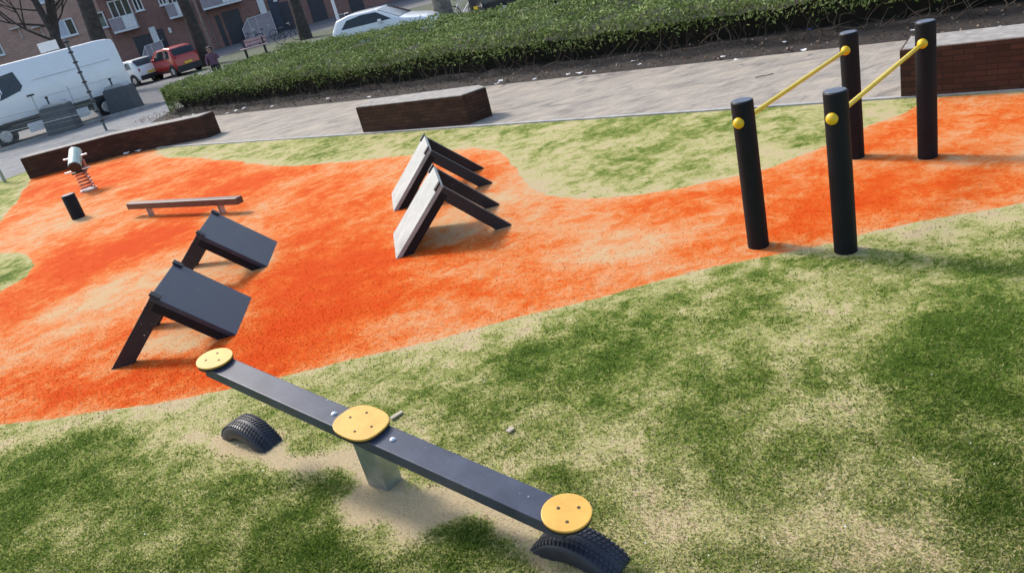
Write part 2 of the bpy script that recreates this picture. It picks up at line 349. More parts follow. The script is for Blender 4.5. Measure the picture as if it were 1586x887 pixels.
def build_turf():
    h = .075; xs = np.arange(-17, 10.01, h); ys = np.arange(-3.5, 25, h)
    X, Y = np.meshgrid(xs, ys, indexing='ij'); SD = edge_fn(X, Y); S = NX*X+NY*Y; T = EX*X+EY*Y
    # lawn limit: the path line, and the sidewalk at the far left
    LIM = np.minimum(S_EDGE-S, T+24.4)
    LIM = np.minimum(LIM, (X+12.0)*.8+(22.2-Y)*.0+.9)
    verts = {False: [], True: []}; faces = {False: [], True: []}; idx = {False: {}, True: {}}
    def vid(k, p):
        key = (round(p[0], 4), round(p[1], 4)); d = idx[k]
        if key not in d: d[key] = len(verts[k]); verts[k].append(key)
        return d[key]
    def clip(poly, sgn, ci):
        out = []
        for i in range(len(poly)):
            a, b = poly[i], poly[(i+1) % len(poly)]; fa, fb = sgn*a[ci], sgn*b[ci]
            if fa >= 0: out.append(a)
            if (fa >= 0) != (fb >= 0):
                t = fa/(fa-fb); out.append(tuple(a[j]+(b[j]-a[j])*t for j in range(4)))
        return out
    ni, nj = X.shape
    for i in range(ni-1):
        for j in range(nj-1):
            L4 = (LIM[i, j], LIM[i+1, j], LIM[i+1, j+1], LIM[i, j+1])
            if max(L4) < 0: continue
            q = [(X[a, b], Y[a, b], SD[a, b], LIM[a, b]) for a, b in ((i, j), (i+1, j), (i+1, j+1), (i, j+1))]
            if min(L4) < 0: q = clip(q, 1, 3)
            if len(q) < 3: continue
            ds = [p[2] for p in q]
            for k in (False, True):
                if (k and max(ds) < 0) or (not k and min(ds) > 0): continue
                pp = q if (min(ds) >= 0 or max(ds) < 0) else clip(q, 1 if k else -1, 2)
                if len(pp) >= 3:
                    ids = [vid(k, p) for p in pp]; ids = [a for n_, a in enumerate(ids) if a != ids[n_-1]]
                    if len(ids) >= 3: faces[k].append(ids)
    for k, nm, mt in ((False, 'lawn', 'turf_green'), (True, 'orange_turf', 'turf_orange')):
        a = np.array(verts[k]); x, y = a[:, 0], a[:, 1]; sd = edge_fn(x, y)
        me = bpy.data.meshes.new(nm); me.from_pydata([(p[0], p[1], 0.) for p in a], [], faces[k]); me.materials.append(M[mt])
        at = me.attributes.new('wear_shade', 'FLOAT', 'POINT'); at.data.foreach_set('value', (orange_wear if k else green_wear_shade)(x, y, sd).astype(np.float32))
        at = me.attributes.new('edge', 'FLOAT', 'POINT'); at.data.foreach_set('value', sd.astype(np.float32))
        o = bpy.data.objects.new(nm, me); col.objects.link(o); tag(o, kind='structure')
build_turf()
def blades():
    # short fibres standing in the near turf
    n = 260000; v = rng.random(n); u = rng.uniform(-60, 1650, n); vv = 250+(960-250)*np.sqrt(v)
    x_, y_ = (u-CX)/FPX, -(vv-CY)/FPX; Xr = x_*cr+y_*sr; Yr = -x_*sr+y_*cr; dz = -sp+Yr*cp; t = -CAMH/dz
    x, y = Xr*t, (cp+Yr*sp)*t
    x += rng.normal(0, .02, n); y += rng.normal(0, .02, n); sd = edge_fn(x, y); ok = (NX*x+NY*y < S_EDGE-.03) & (y < 12.5) & (y > 1.2)
    for k, nm, mt, lab in ((False, 'turf_fibres', 'blade_green', 0), (True, 'orange_fibres', 'blade_orange', 0)):
        s = ok & ((sd > .0) if k else (sd < .0)); X, Y, SD = x[s], y[s], sd[s]; N = len(X)
        wr = (orange_wear if k else green_wear_shade)(X, Y, SD)
        keep = rng.random(N) < np.clip(1.25-wr*(.9), .12, 1)*np.clip((12.5-Y)/6, 0, 1); X, Y, wr = X[keep], Y[keep], wr[keep]; N = len(X)
        a = rng.uniform(0, 2*np.pi, N); hh = rng.uniform(.006, .018, N)*(.55 if k else 1)*np.clip(1.25-.6*wr, .5, 1.2); wd = rng.uniform(.003, .006, N)*np.clip(Y/4, 1, 2.6); ln = rng.uniform(.1, 1.6, N)*hh; b = rng.uniform(0, 2*np.pi, N)
        P = np.empty((N, 3, 3)); P[:, 0] = np.c_[X-np.cos(a)*wd, Y-np.sin(a)*wd, np.full(N, -.001)]; P[:, 1] = np.c_[X+np.cos(a)*wd, Y+np.sin(a)*wd, np.full(N, -.001)]
        P[:, 2] = np.c_[X+np.cos(b)*ln, Y+np.sin(b)*ln, hh]
        me = bpy.data.meshes.new(nm); me.vertices.add(3*N); me.vertices.foreach_set('co', P.ravel()); me.loops.add(3*N); me.loops.foreach_set('vertex_index', np.arange(3*N)); me.polygons.add(N)
        me.polygons.foreach_set('loop_start', np.arange(0, 3*N, 3)); me.polygons.foreach_set('loop_total', np.full(N, 3)); me.update()
        at = me.attributes.new('wear_shade', 'FLOAT', 'POINT'); at.data.foreach_set('value', np.repeat(wr, 3).astype(np.float32))
        me.materials.append(M[mt]); o = bpy.data.objects.new(nm, me); col.objects.link(o)
        tag(o, 'short %s artificial turf fibres' % ('orange' if k else 'green and straw coloured'), 'turf', None, 'stuff')
blades()

def sheet(name, pts, z, mat, sub=0):
    b = MB(); b.add([(x, y, z) for x, y in pts], [tuple(range(len(pts)))]); return tag(b.build(name, mat), kind='structure')
P2 = lambda s, t: ST(s, t)[:2]
sheet('path', [P2(S_EDGE, -24.4), P2(S_EDGE, 16), P2(12.55, 16), P2(12.55, -24.4)], .002, M['paver'])
sheet('sidewalk', [(-30, 19), P2(-1, -24.43), P2(12.56, -24.43), P2(14.6, -25.9), (-11.2, 32.2), (-14.3, 32.45), (-17.2, 30.1), (-30, 22)], -.004, M['walk'])
b = MB(); b.box((0, 0, .005), (40.4, .07, .03)); o = b.build('path_edging', M['stone'], bevel=.004)
o.location = ST(S_EDGE-.036, -4.2); o.rotation_euler.z = math.atan2(EY, EX); tag(o, kind='structure')
# soil bed: bumpy sheet rising below the hedge
def soil():
    b = MB(); ss = np.arange(12.56, 20.6, .22); ts = np.arange(-25.6, 16, .25); v = []
    for t in ts:
        for s in ss:
            rr = vnoise(np.array(s*1.), np.array(t*1.), .35, 31)*.09; k = min(1, (s-12.56)/.9); e = -.03*(s < 12.6)
            sq = s+float(vnoise(np.array(t*1.), np.array(3.), .5, 33))*.12*(k < .3)
            v.append(ST(sq, t, .012+k*(.10+float(rr))+e))
    n = len(ss); f = [(i*n+j, i*n+j+1, (i+1)*n+j+1, (i+1)*n+j) for i in range(len(ts)-1) for j in range(n-1)]
    b.add(v, f); tag(b.build('soil_bed', M['soil'], smooth=True), kind='structure')
soil()
def ribbon(name, pts, wd, z0, z1, mat, bevel=.01):
    b = MB(); L = []; Rr = []
    for i, p in enumerate(pts):
        a, c = pts[max(i-1, 0)], pts[min(i+1, len(pts)-1)]; d = Vector((c[0]-a[0], c[1]-a[1])).normalized(); n = Vector((-d.y, d.x))
        L.append((p[0]+n.x*wd/2, p[1]+n.y*wd/2)); Rr.append((p[0]-n.x*wd/2, p[1]-n.y*wd/2))
    b.prism(Rr+L[::-1], z0, z1); return b.build(name, mat, bevel=bevel)
tag(ribbon('kerb', [(-30, 22.05), (-20, 28.2), (-17.2, 30.1), (-15.6, 31.6), (-14.3, 32.45), (-11.9, 32.4), (-9.2, 31.4)], .16, -.1, .10, M['stone']), kind='structure')

# ================================================================ BRICK PLANTER WALLS
def planter(poly, z1, label, dark_cop=.0):
    e = empty('brick_wall', (poly[0][0], poly[0][1], 0), 0, label, 'brick wall')
    P = [(x-poly[0][0], y-poly[0][1]) for x, y in poly]
    b = MB(); b.prism(P, -.05, z1); o = b.build('brickwork', M['brickwall'], e); uv_wall(o)
    cx_ = sum(p[0] for p in P)/len(P); cy_ = sum(p[1] for p in P)/len(P)
    Q = [(x+(cx_-x)*.012, y+(cy_-y)*.02) for x, y in P]
    b = MB(); b.prism(Q, z1+.001, z1+.018); b.build('coping', M['coping'], e, bevel=.006)
planter([(-2.0, 15.02), (0.0, 13.28), (.43, 13.5), (.35, 13.85), (-1.72, 15.55)], .49, 'low dark brick block standing between the path and the lawn, behind the steep boards')
planter([(-11.42, 20.84), (-8.9, 20.78), (-6.33, 19.76), (-6.1, 20.15), (-8.8, 21.25), (-11.5, 21.3)], .54, 'long bent dark brick wall behind the spring rider')
planter([(4.86, 8.51), (7.6, 5.95), (8.05, 6.4), (5.25, 9.0)], .54, 'dark brick wall behind the tall black posts at the orange turf')

# ================================================================ PARALLEL BARS
def post(loc, h, r, label, group=None, cat='post'):
    e = empty('black_post', (*loc, 0), 0, label, cat, group); return e
bars = empty('parallel_bars', (3.02, 6.14, 0), 0, 'four tall black round posts joined in pairs by two yellow bars', 'parallel bars')
PP = {'NL': (2.022, 5.689), 'NR': (2.509, 5.21), 'FR': (4.003, 6.6), 'FL': (3.564, 7.074)}
rad = .083
for k, (x, y) in PP.items():
    b = MB(); hgt = {'NL': 1.20, 'NR': 1.225, 'FR': 1.22, 'FL': 1.195}[k]
    b.lathe([(rad, -.05), (rad, .3), (rad*.995, .7), (rad, hgt-.008), (rad-.008, hgt)], 36, (x-3.02, y-6.14, 0)); o = b.build('post', M['post'], bars, smooth=True)
    c = MB(); c.lathe([(rad-.010, hgt+.0005), (rad-.012, hgt+.003)], 36, (x-3.02, y-6.14, 0)); c.build('end_face', M['post_top'], o)
    # worn sand collar at the foot
bd = Vector((PP['FL'][0]-PP['NL'][0], PP['FL'][1]-PP['NL'][1], 0)).normalized()
for a, c, za in (('NL', 'FL', 1.05), ('NR', 'FR', 1.05)):
    A = Vector((PP[a][0]-3.02, PP[a][1]-6.14, za)); B = Vector((PP[c][0]-3.02, PP[c][1]-6.14, za))
    b = MB(); b.tube([A+bd*.09, B-bd*.09], .0175, 14); o = b.build('bar', M['yellow_bar'], bars, smooth=True)
    for q, sgn in ((A, -1), (B, -1)):
        k = MB(); rot = bd.to_track_quat('Z', 'Y').to_matrix()
        prof = [(.043*math.cos(a_), .036*math.sin(a_)) for a_ in np.linspace(-math.pi/2+.05, math.pi/2-.05, 12)]
        pos = q-bd*(rad+.004); k.lathe(prof, 20, pos, rot); k.build('end_cap', M['yellow'], bars, smooth=True)

# ================================================================ STEEP A-FRAME CLIMBING BOARDS
def aframe(x_pl, x_ap, x_leg, y0, y1, h, label, group, rz=0, mat='board_top', lt=.125):
    """plate from ground (x_pl) to apex, two leg boards from apex down to x_leg"""
    ox = x_ap; W_ = (y1-y0)/2; e = empty('climbing_frame', (ox-math.sin(rz)*W_, y0+math.cos(rz)*W_, 0), rz, label, 'climbing frame', group); W2 = (y1-y0)/2
    def slab(xa, za, xb, zb, th, ya, yb):      # prism below the line a-b with thickness th, feet cut level with the ground
        d = Vector((xb-xa, zb-za)).normalized(); n = Vector((d.y, -d.x));  n = n if n.y < 0 else -n
        A = Vector((xa, za)); B = Vector((xb, zb)); C = B+n*th; D = A+n*th
        # extend the foot below ground
        A2 = A-d*((A.y+.02)/d.y); D2 = D-d*((D.y+.02)/d.y)
        poly = [tuple(A2), tuple(B), tuple(C), tuple(D2)]
        ar = sum(poly[i][0]*poly[(i+1) % 4][1]-poly[(i+1) % 4][0]*poly[i][1] for i in range(4))
        if ar < 0: poly = poly[::-1]
        return MB().prism_y(poly, ya, yb)
    px, lx = x_pl-ox, x_leg-ox
    th = .045
    sg = 1 if px > 0 else -1
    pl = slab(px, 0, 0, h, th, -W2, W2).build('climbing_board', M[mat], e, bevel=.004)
    for yy in (-W2+.001, W2-.046):        # side boards under the plate
        d = Vector((-px, h)).normalized(); off = .0455
        nrm = Vector((d.y, -d.x)); nrm = nrm if nrm.y < 0 else -nrm
        slab(px+nrm.x*off, nrm.y*off, nrm.x*off-d.x*.06, h+nrm.y*off-d.y*.06, .085, yy, yy+.045).build('side_rail', M['post'], pl, bevel=.003)
    for yy in (-W2+.002, W2-.062):
        d = Vector((-lx, h-.02)).normalized(); b = slab(lx, 0, 0+d.x*.0-sg*.008, h-.012, lt, yy, yy+.062)
        lg = b.build('leg', M['board'], e, bevel=.004)
        k = MB(); ym = yy-.001 if yy < 0 else yy+.0605
        k.lathe([(.013, 0), (.013, .007), (.008, .010)], 12, (lx*.13, yy-.006 if True else ym, h*.84), Matrix.Rotation(R(90), 3, 'X')); k.build('bolt', M['dark'], lg)
        # bracket cap gripping the board's top corner
        k = MB(); dd = Vector((px, 0, -h)).normalized(); ang = math.atan2(-dd.z, dd.x)
        Mx = Matrix.Rotation(ang, 3, 'Y'); c = Vector((0, yy+.03, h))+dd*.035+Vector((-dd.z, 0, dd.x))*(.008 if px > 0 else -.008)
        k.box(c, (.10, .075, .022), Mx); k.build('corner_bracket', M['board'], e, bevel=.003)
    return e
GA = 'dark tent-shaped climbing frames on the orange turf'
aframe(-1.095, -.445, .165, 7.655, 8.51, .635, 'climbing frame with steep board facing left, sun glare painted into its pale colour, nearer one of its pair', GA, R(4.3), 'board_sunlit')
aframe(-1.19, -.555, .10, 9.38, 10.24, .635, 'climbing frame with steep board facing left, sun glare painted into its pale colour, farther one, near the brick block', GA, R(4.0), 'board_sunlit')
aframe(-2.60, -3.17, -3.79, 6.68, 7.57, .585, 'dark climbing frame with wide board sloping down right, behind the seesaw', GA, R(2.6), lt=.15)
aframe(-2.64, -3.23, -3.87, 8.45, 9.32, .585, 'dark climbing frame with wide board sloping down right, in front of the balance beam', GA, R(2.6), lt=.15)

# ================================================================ SEESAW
ea = math.atan2(EY, EX)
tilt = math.atan2(-.4, 2.78)
see = empty('seesaw', (-1.005, 3.742, 0), ea, 'dark seesaw beam with three yellow plates on a steel stand', 'seesaw')
SZ = .468; TH = .075; BW = .165
Mt = Matrix.Rotation(-tilt, 3, 'Y')
def on(x, z=0, y=0): return Vector((0, 0, SZ))+Mt @ Vector((x, y, z))
b = MB(); b.box(on(-.02, -TH/2+.0), (2.80, BW, TH), Mt); beam = b.build('beam', M['seesaw'], see, bevel=.006)
def plate(x, rx, ry, holes, name='seat_plate', p=2.0):
    n = 40; pts = []
    for k in range(n):
        a = 2*math.pi*k/n; c, s = math.cos(a), math.sin(a)
        pts.append((rx*math.copysign(abs(c)**(2/p), c), ry*math.copysign(abs(s)**(2/p), s)))
    def lay(z0, z1, sc): 
        v = [on(x+q[0]*sc, z, q[1]*sc) for z in (z0, z1) for q in pts]
        return MB().add(v, [tuple(range(n))[::-1], tuple(range(n, 2*n))]+[(i, (i+1) % n, n+(i+1) % n, n+i) for i in range(n)])
    o = lay(.018, .030, 1).build(name, M['seat'], see, bevel=.003)
    lay(.0005, .0178, .985).build('rubber_pad', M['rubber_edge'], o)
    for hx, hy in holes:
        k = MB(); k.lathe([(.0085, 0), (.0085, .0012)], 12, on(x+hx, .0301, hy), Mt); k.build('bolt_hole', M['hole'], o)
plate(-1.395, .118, .118, [(.05, .0), (-.03, .045), (-.03, -.045)])
plate(1.355, .118, .118, [(-.045, -.0), (.035, .05), (.035, -.05)][::1])
plate(-.005, .158, .135, [(-.085, .0), (-.03, .075), (.085, .0), (.03, -.075)], 'middle_plate', 2.6)
for x in (-.235, .235):
    k = MB(); k.lathe([(.017, 0), (.017, .004), (.011, .010), (.004, .012)], 14, on(x, .0005, 0), Mt); k.build('bolt', M['steel'], beam, smooth=True)
b = MB(); b.box((-.085, .065, .165), (.175, .125, .40)); st = b.build('stand', M['galv'], see, bevel=.006)
b = MB(); b.box((-.075, -.006, .385), (.13, .014, .09)); b.box((-.075, .136, .36), (.13, .014, .09)); b.build('pivot_bracket', M['galv'], see, bevel=.003)
for x_, r_ in ((-.10, .018), (-.03, .013)): b = MB(); b.tube([(x_, -.030, .372), (x_, -.0135, .372)], r_, 12); b.build('bolt', M['steel'], st, smooth=True)

def tyre(x, y, label, zc=-.165, rz=0, tr=1.022):
    e = empty('half_buried_tyre', (x, y, 0), ea+rz, label, 'tyre', 'old tyres sunk in the lawn under the seesaw ends')
    Rr, wd = .315, .175
    prof = [(-.5, .70), (-.53, .80), (-.5, .93), (-.42, .985), (-.30, 1.0), (0, 1.006), (.30, 1.0), (.42, .985), (.5, .93), (.53, .80), (.5, .70), (.44, .73), (.44, .92), (-.44, .92), (-.44, .73)]
    n = 64; v = []; f = []; m_ = len(prof)
    for k in range(n):
        a = 2*math.pi*k/n
        for (py, pr_) in prof: v.append((Rr*pr_*math.sin(a), wd*py, zc+Rr*pr_*math.cos(a)))
    for k in range(n):
        for j in range(m_): k2 = (k+1) % n; j2 = (j+1) % m_; f.append((k*m_+j, k*m_+j2, k2*m_+j2, k2*m_+j))
    MB().add(v, f).build('sidewall', M['tyre'], e, smooth=True)
    t = MB()      # tread blocks: chevrons
    for k in range(-14, 15):
        for sgn in (-1, 1):
            for j in range(3):
                a = (k+.0)*.082+sgn*.02+j*.022*1.5; y0, y1 = sgn*(.06+.14*j), sgn*(.06+.14*j+.115)
                vv = []
                for rr in (1.0, tr):
                    for (aa, yy) in ((a, y0), (a+.050, y0), (a+.050+.033, y1), (a+.033, y1)):
                        fac_ = rr-(.014 if abs(yy) > .38 else 0)
                        vv.append((Rr*fac_*math.sin(aa), wd*yy, zc+Rr*fac_*math.cos(aa)))
                fc = [(0, 1, 2, 3), (4, 5, 6, 7), (0, 1, 5, 4), (1, 2, 6, 5), (2, 3, 7, 6), (3, 0, 4, 7)]
                t.add(vv, fc)
    t.build('tread', M['tyre'], e, bevel=.001, seg=1)
    return e
tyre(-2.04, 4.755, 'half buried black tyre with bold tread under the raised end of the seesaw')
tyre(-.015, 2.87, 'half buried black tyre under the lowered end of the seesaw', zc=-.20, tr=1.014)

# chips and specks on the lawn
for (u, v, sx, sy, lab) in ((615, 645, .10, .035, 'thin pale chip of wood on the lawn beside the middle seesaw plate'), (791, 668, .05, .035, 'small pale flat chip lying alone on the lawn')):
    x, y = gnd(u, v); b = MB(); b.box((0, 0, .014), (sx, sy, .012), Matrix.Rotation(.2, 3, 'Z') @ Matrix.Rotation(.05, 3, 'Y')); o = b.build('wood_chip', plain('pale wood chip', (.42, .36, .29), .9, var=.3, scale=20), bevel=.004)
    o.location = (x, y, 0); o.rotation_euler.z = .5; tag(o, lab, 'wood chip')

def specks():
    b = MB(); pk = plain('white petals', (.8, .8, .78), .7)
    for i in range(75):
        u, v = random.uniform(0, 1586), random.uniform(420, 885)
        x, y = gnd(u, v)
        if float(edge_fn(np.array(x), np.array(y))) > -.1: continue
        r_ = random.uniform(.002, .006); a = random.uniform(0, 3); c = Vector((x, y, random.uniform(.012, .022)))
        p = [c+Vector((math.cos(a+k*1.257)*r_, math.sin(a+k*1.257)*r_*random.uniform(.5, 1), random.uniform(-.3, .5)*r_)) for k in range(5)]; b.add(p, [(0, 1, 2, 3, 4)])
    o = b.build('fallen_petals', pk); tag(o, 'tiny white petals and bits scattered over the near green lawn', 'petals', None, 'stuff')
specks()
# ================================================================ BALANCE BEAM, STUMP
bx = empty('balance_beam', (-4.68, 12.16, 0), math.atan2(-1.79, 2.38), 'low reddish brown balance beam on two steel legs', 'balance beam')
b = MB(); b.box((0, 0, .19), (2.86, .12, .10)); b.build('beam', M['wood_beam'], bx, bevel=.006)
for x in (-.93, .93):
    b = MB(); b.box((x-.03, 0, .06), (.022, .06, .17)); b.box((x+.03, 0, .06), (.022, .06, .17)); b.box((x, 0, .137), (.10, .09, .008)); b.build('leg', M['steel_leg'], bx, bevel=.003)
e = empty('stump_post', (-7.265, 14.13, 0), 0, 'short black round stump beside the spring rider', 'post')
b = MB(); b.lathe([(.115, -.05), (.115, .43), (.107, .442)], 30); b.build('post', M['post'], e, smooth=True)
b = MB(); b.lathe([(.105, .4425), (.10, .446)], 30); b.build('end_face', M['post_top'], e)

# ================================================================ SPRING RIDER
sr_ = empty('spring_rider', (-8.15, 16.75, 0), R(8), 'pale mint drum-shaped spring rider with white handles on a red coil spring', 'spring rider')
pts = []; turns = 5.2
for k in range(131):
    a = k/130; ang = a*turns*2*math.pi; rr = .135-.02*a
    pts.append((rr*math.cos(ang), rr*math.sin(ang), .04+.36*a))
b = MB(); b.tube(pts, .017, 8); b.build('spring', M['spring'], sr_, smooth=True)
b = MB(); b.lathe([(.17, -.02), (.17, .035)], 20); b.build('base_plate', M['steel_leg'], sr_)
b = MB(); b.box((0, 0, .42), (.26, .30, .03)); b.build('top_plate', M['dark'], sr_, bevel=.005)
Md = Matrix.Rotation(R(-62), 3, 'X')       # drum axis: leans up and away
b = MB(); b.lathe([(.10, -.22), (.125, -.21), (.13, 0), (.125, .30), (.11, .315)], 24, (0, .02, .66), Md); dr = b.build('drum', M['mint'], sr_, smooth=True)
b = MB(); b.lathe([(.122, -.02), (.126, .0), (.11, .02)], 24, Vector((0, .02, .66))+Md @ Vector((0, 0, -.225)), Md); b.build('end_cap', M['dark'], dr, smooth=True)
b = MB(); b.tube([(-.22, .06, .72), (.26, .06, .72)], .018, 10); b.build('handlebar', M['chrome'], sr_, smooth=True)
b = MB(); b.tube([(-.25, -.12, .47), (.25, -.10, .47)], .02, 10); b.build('footrest', M['chrome'], sr_, smooth=True)
b = MB(); b.box((.02, -.02, .52), (.14, .22, .17)); b.build('neck', M['dark'], sr_, bevel=.01)
b = MB(); b.box((.16, -.02, .56), (.03, .12, .16)); b.build('side_knob', M['spring'], sr_, bevel=.01)

# ================================================================ HEDGE
def hedge():
    e = empty('hedge', ST(16.3, -8, 0), 0, 'long wide clipped green hedge with bare twiggy underside behind the path', 'hedge')
    O = Vector(ST(16.3, -8, 0)); S0, S1, T0, T1 = 13.1, 19.4, -26.0, 14.5
    # dark inner mass
    def top(t, s): 
        return .93+float(vnoise(np.array(t), np.array(s), 1.6, 41))*.20+float(vnoise(np.array(t), np.array(s), .5, 42))*.12
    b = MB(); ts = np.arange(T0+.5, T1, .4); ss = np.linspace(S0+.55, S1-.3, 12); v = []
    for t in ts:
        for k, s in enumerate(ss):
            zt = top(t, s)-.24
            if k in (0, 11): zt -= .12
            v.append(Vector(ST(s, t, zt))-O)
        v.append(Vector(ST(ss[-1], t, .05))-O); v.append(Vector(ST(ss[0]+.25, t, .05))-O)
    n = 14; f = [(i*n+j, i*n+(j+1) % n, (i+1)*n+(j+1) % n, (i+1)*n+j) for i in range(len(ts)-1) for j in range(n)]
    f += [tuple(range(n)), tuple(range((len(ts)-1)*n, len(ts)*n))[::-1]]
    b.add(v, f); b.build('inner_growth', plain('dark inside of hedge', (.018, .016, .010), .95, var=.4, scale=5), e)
    # leaves
    N = 150000; fac = rng.random(N); t = rng.uniform(T0, T1, N); s = rng.uniform(S0, S1, N); typ = rng.random(N)
    lay = vnoise(t, s, 1.6, 41)*.20+vnoise(t, s, .5, 42)*.20
    z = .93+lay-np.abs(rng.normal(0, .06, N))+vnoise(t, s, .22, 44)*.16
    rnd = np.clip((s-S0)/.5, 0, 1); z -= (1-rnd)**2*.22
    # front skirt: a third of the leaves
    k = typ < .17; nz = rng.random(N)**.50; z = np.where(k, .22+nz*(z-.22), z); inset = (1-nz)*.55
    s = np.where(k, S0+.0+inset+np.abs(rng.normal(0, .12, N))+vnoise(t, nz*2, .45, 45)*.35, s)
    k2 = (typ > .31) & (typ < .37); nz2 = rng.random(N)**.7; z = np.where(k2, .12+nz2*(z-.12), z); t = np.where(k2, T0+np.abs(rng.normal(0, .15, N))+(1-nz2)*.2, t)
    k3 = (typ > .37) & (typ < .42); z = np.where(k3, .25+nz*(z-.25), z); s = np.where(k3, S1-np.abs(rng.normal(0, .12, N)), s)
    # rounding of the far-left corner
    t = np.where((s < S0+1.0), np.maximum(t, T0+(S0+1.0-s)*.9), t)
    # thin out low front
    low = k & (rng.random(N) < np.clip(.95-(z)/.75, 0, .85)); ok = ~low
    t, s, z = t[ok], s[ok], z[ok]; N = len(t)
    C = np.c_[NX*s+EX*t-O.x, NY*s+EY*t-O.y, z]
    d = rng.normal(size=(N, 3)); d[:, 2] = np.abs(d[:, 2])*.8+.1; d /= np.linalg.norm(d, axis=1)[:, None]
    q = rng.normal(size=(N, 3)); a = np.cross(d, q); a /= np.linalg.norm(a, axis=1)[:, None]
    ln = rng.uniform(.045, .10, N)[:, None]; wd = ln*rng.uniform(.3, .5, N)[:, None]
    P = np.stack([C-d*ln*.5, C+a*wd*.5+d*ln*.05, C+d*ln*.6, C-a*wd*.5+d*ln*.05], 1)
    me = bpy.data.meshes.new('foliage'); me.vertices.add(4*N); me.vertices.foreach_set('co', P.ravel()); me.loops.add(4*N); me.loops.foreach_set('vertex_index', np.arange(4*N)); me.polygons.add(N)
    me.polygons.foreach_set('loop_start', np.arange(0, 4*N, 4)); me.polygons.foreach_set('loop_total', np.full(N, 4)); me.update(); me.materials.append(M['leaf'])
    o = bpy.data.objects.new('foliage', me); col.objects.link(o); o.parent = e
    # bare stems and twigs under the front
    b = MB()
    for i in range(420):
        t = random.uniform(T0+.4, T1-2); s = S0+random.uniform(.05, .75); p = Vector(ST(s, t, .06))-O; pts = [p]
        dr_ = Vector((random.uniform(-.6, .6), random.uniform(-.9, .2), random.uniform(.3, 1.1)))
        for k in range(4):
            dr_ += Vector((random.uniform(-.5, .5), random.uniform(-.5, .5), random.uniform(-.3, .25))); pts.append(pts[-1]+dr_.normalized()*random.uniform(.07, .17))
            if pts[-1].z < .06: pts[-1].z = .06
        b.tube(pts, [.010, .009, .007, .005, .003], 4, False)
    tag(b.build('bare_twigs', M['twig'], e), kind='stuff')
hedge()
# litter on the soil (scraps) and dry leaves
grp = 'scraps of litter on the soil bed'
def scrap(s, t, sc, mat, label, nm='litter_scrap', z=.075):
    b = MB(); v = []
    for i in range(4):
        for j in range(4): v.append(((i/3-.5)*sc*1.4+random.uniform(-.1, .1)*sc, (j/3-.5)*sc+random.uniform(-.1, .1)*sc, random.uniform(0, .4)*sc))
    b.add(v, [(i*4+j, i*4+j+1, (i+1)*4+j+1, (i+1)*4+j) for i in range(3) for j in range(3)])
    o = b.build(nm, mat); o.location = ST(s, t, z); o.rotation_euler.z = random.uniform(0, 6)
    sm_ = o.modifiers.new('thickness', 'SOLIDIFY'); sm_.thickness = .003; return o
def from_px(u, v):
    x, y = gnd(u, v, .08); return NX*x+NY*y, EX*x+EY*y
for i, (u, v, sc) in enumerate([(775, 126, .09), (770, 130, .07), (828, 123, .06), (880, 116, .07), (898, 114, .10), (508, 153, .08), (572, 151, .09), (422, 165, .07), (980, 95, .05), (990, 100, .05), (1140, 93, .06), (1215, 66, .06), (1185, 62, .05), (1245, 78, .06), (1418, 35, .09), (1413, 47, .05), (1398, 38, .05), (1551, 44, .07), (378, 168, .09), (365, 172, .10), (352, 176, .08), (300, 178, .08), (285, 181, .06), (1306, 36, .10), (1120, 88, .05), (920, 111, .05)]):
    s, t = from_px(u, v); tag(scrap(s, t, sc, M['paper'], ''), 'small pale crumpled scrap of litter on the soil below the hedge', 'litter', grp)
blue = plain('blue plastic scrap', (.08, .12, .30), .5)
s, t = from_px(1252, 48); tag(scrap(s, t, .14, blue, ''), 'crumpled blue plastic scrap on the soil under the hedge', 'litter')
for (x, y, l) in ((-8.72, 20.62, 'white scrap of paper against the foot of the long bent brick wall'), (-8.35, 20.45, 'larger white paper ball lying at the bend of the long brick wall')):
    o = scrap(0, 0, .12, M['paper'], ''); o.location = (x, y, .02); tag(o, l, 'litter')
def dry_leaves():
    N = 2600; t = rng.uniform(-27, 13, N); s = 12.6+np.abs(rng.normal(0, .55, N)); b = MB()
    for i in range(N):
        c = Vector(ST(s[i], t[i], .03+min(1, (s[i]-12.56)/.9)*.11)); a = Vector(rng.normal(size=3)).normalized(); q = a.orthogonal().normalized(); r_ = random.uniform(.012, .035)
        b.add([c-a*r_, c+q*r_*.6, c+a*r_, c-q*r_*.6], [(0, 1, 2, 3)])
    o = b.build('dry_leaves', leaf_mat('dry leaves', [(.1, (.05, .03, .02)), (.5, (.16, .10, .06)), (.9, (.38, .32, .26))])); tag(o, 'dry brown fallen leaves scattered on the soil below the hedge', 'leaf litter', None, 'stuff')
dry_leaves()
x, y = gnd(1183, 119); b = MB(); b.tube([(-.12, 0, .012), (-.04, .015, .014), (.05, -.01, .014), (.14, .03, .012)], .006, 6); o = b.build('stick', M['twig']); o.location = (x, y, 0); o.rotation_euler.z = -.2; tag(o, 'thin crooked dark stick lying on the grey path', 'stick')

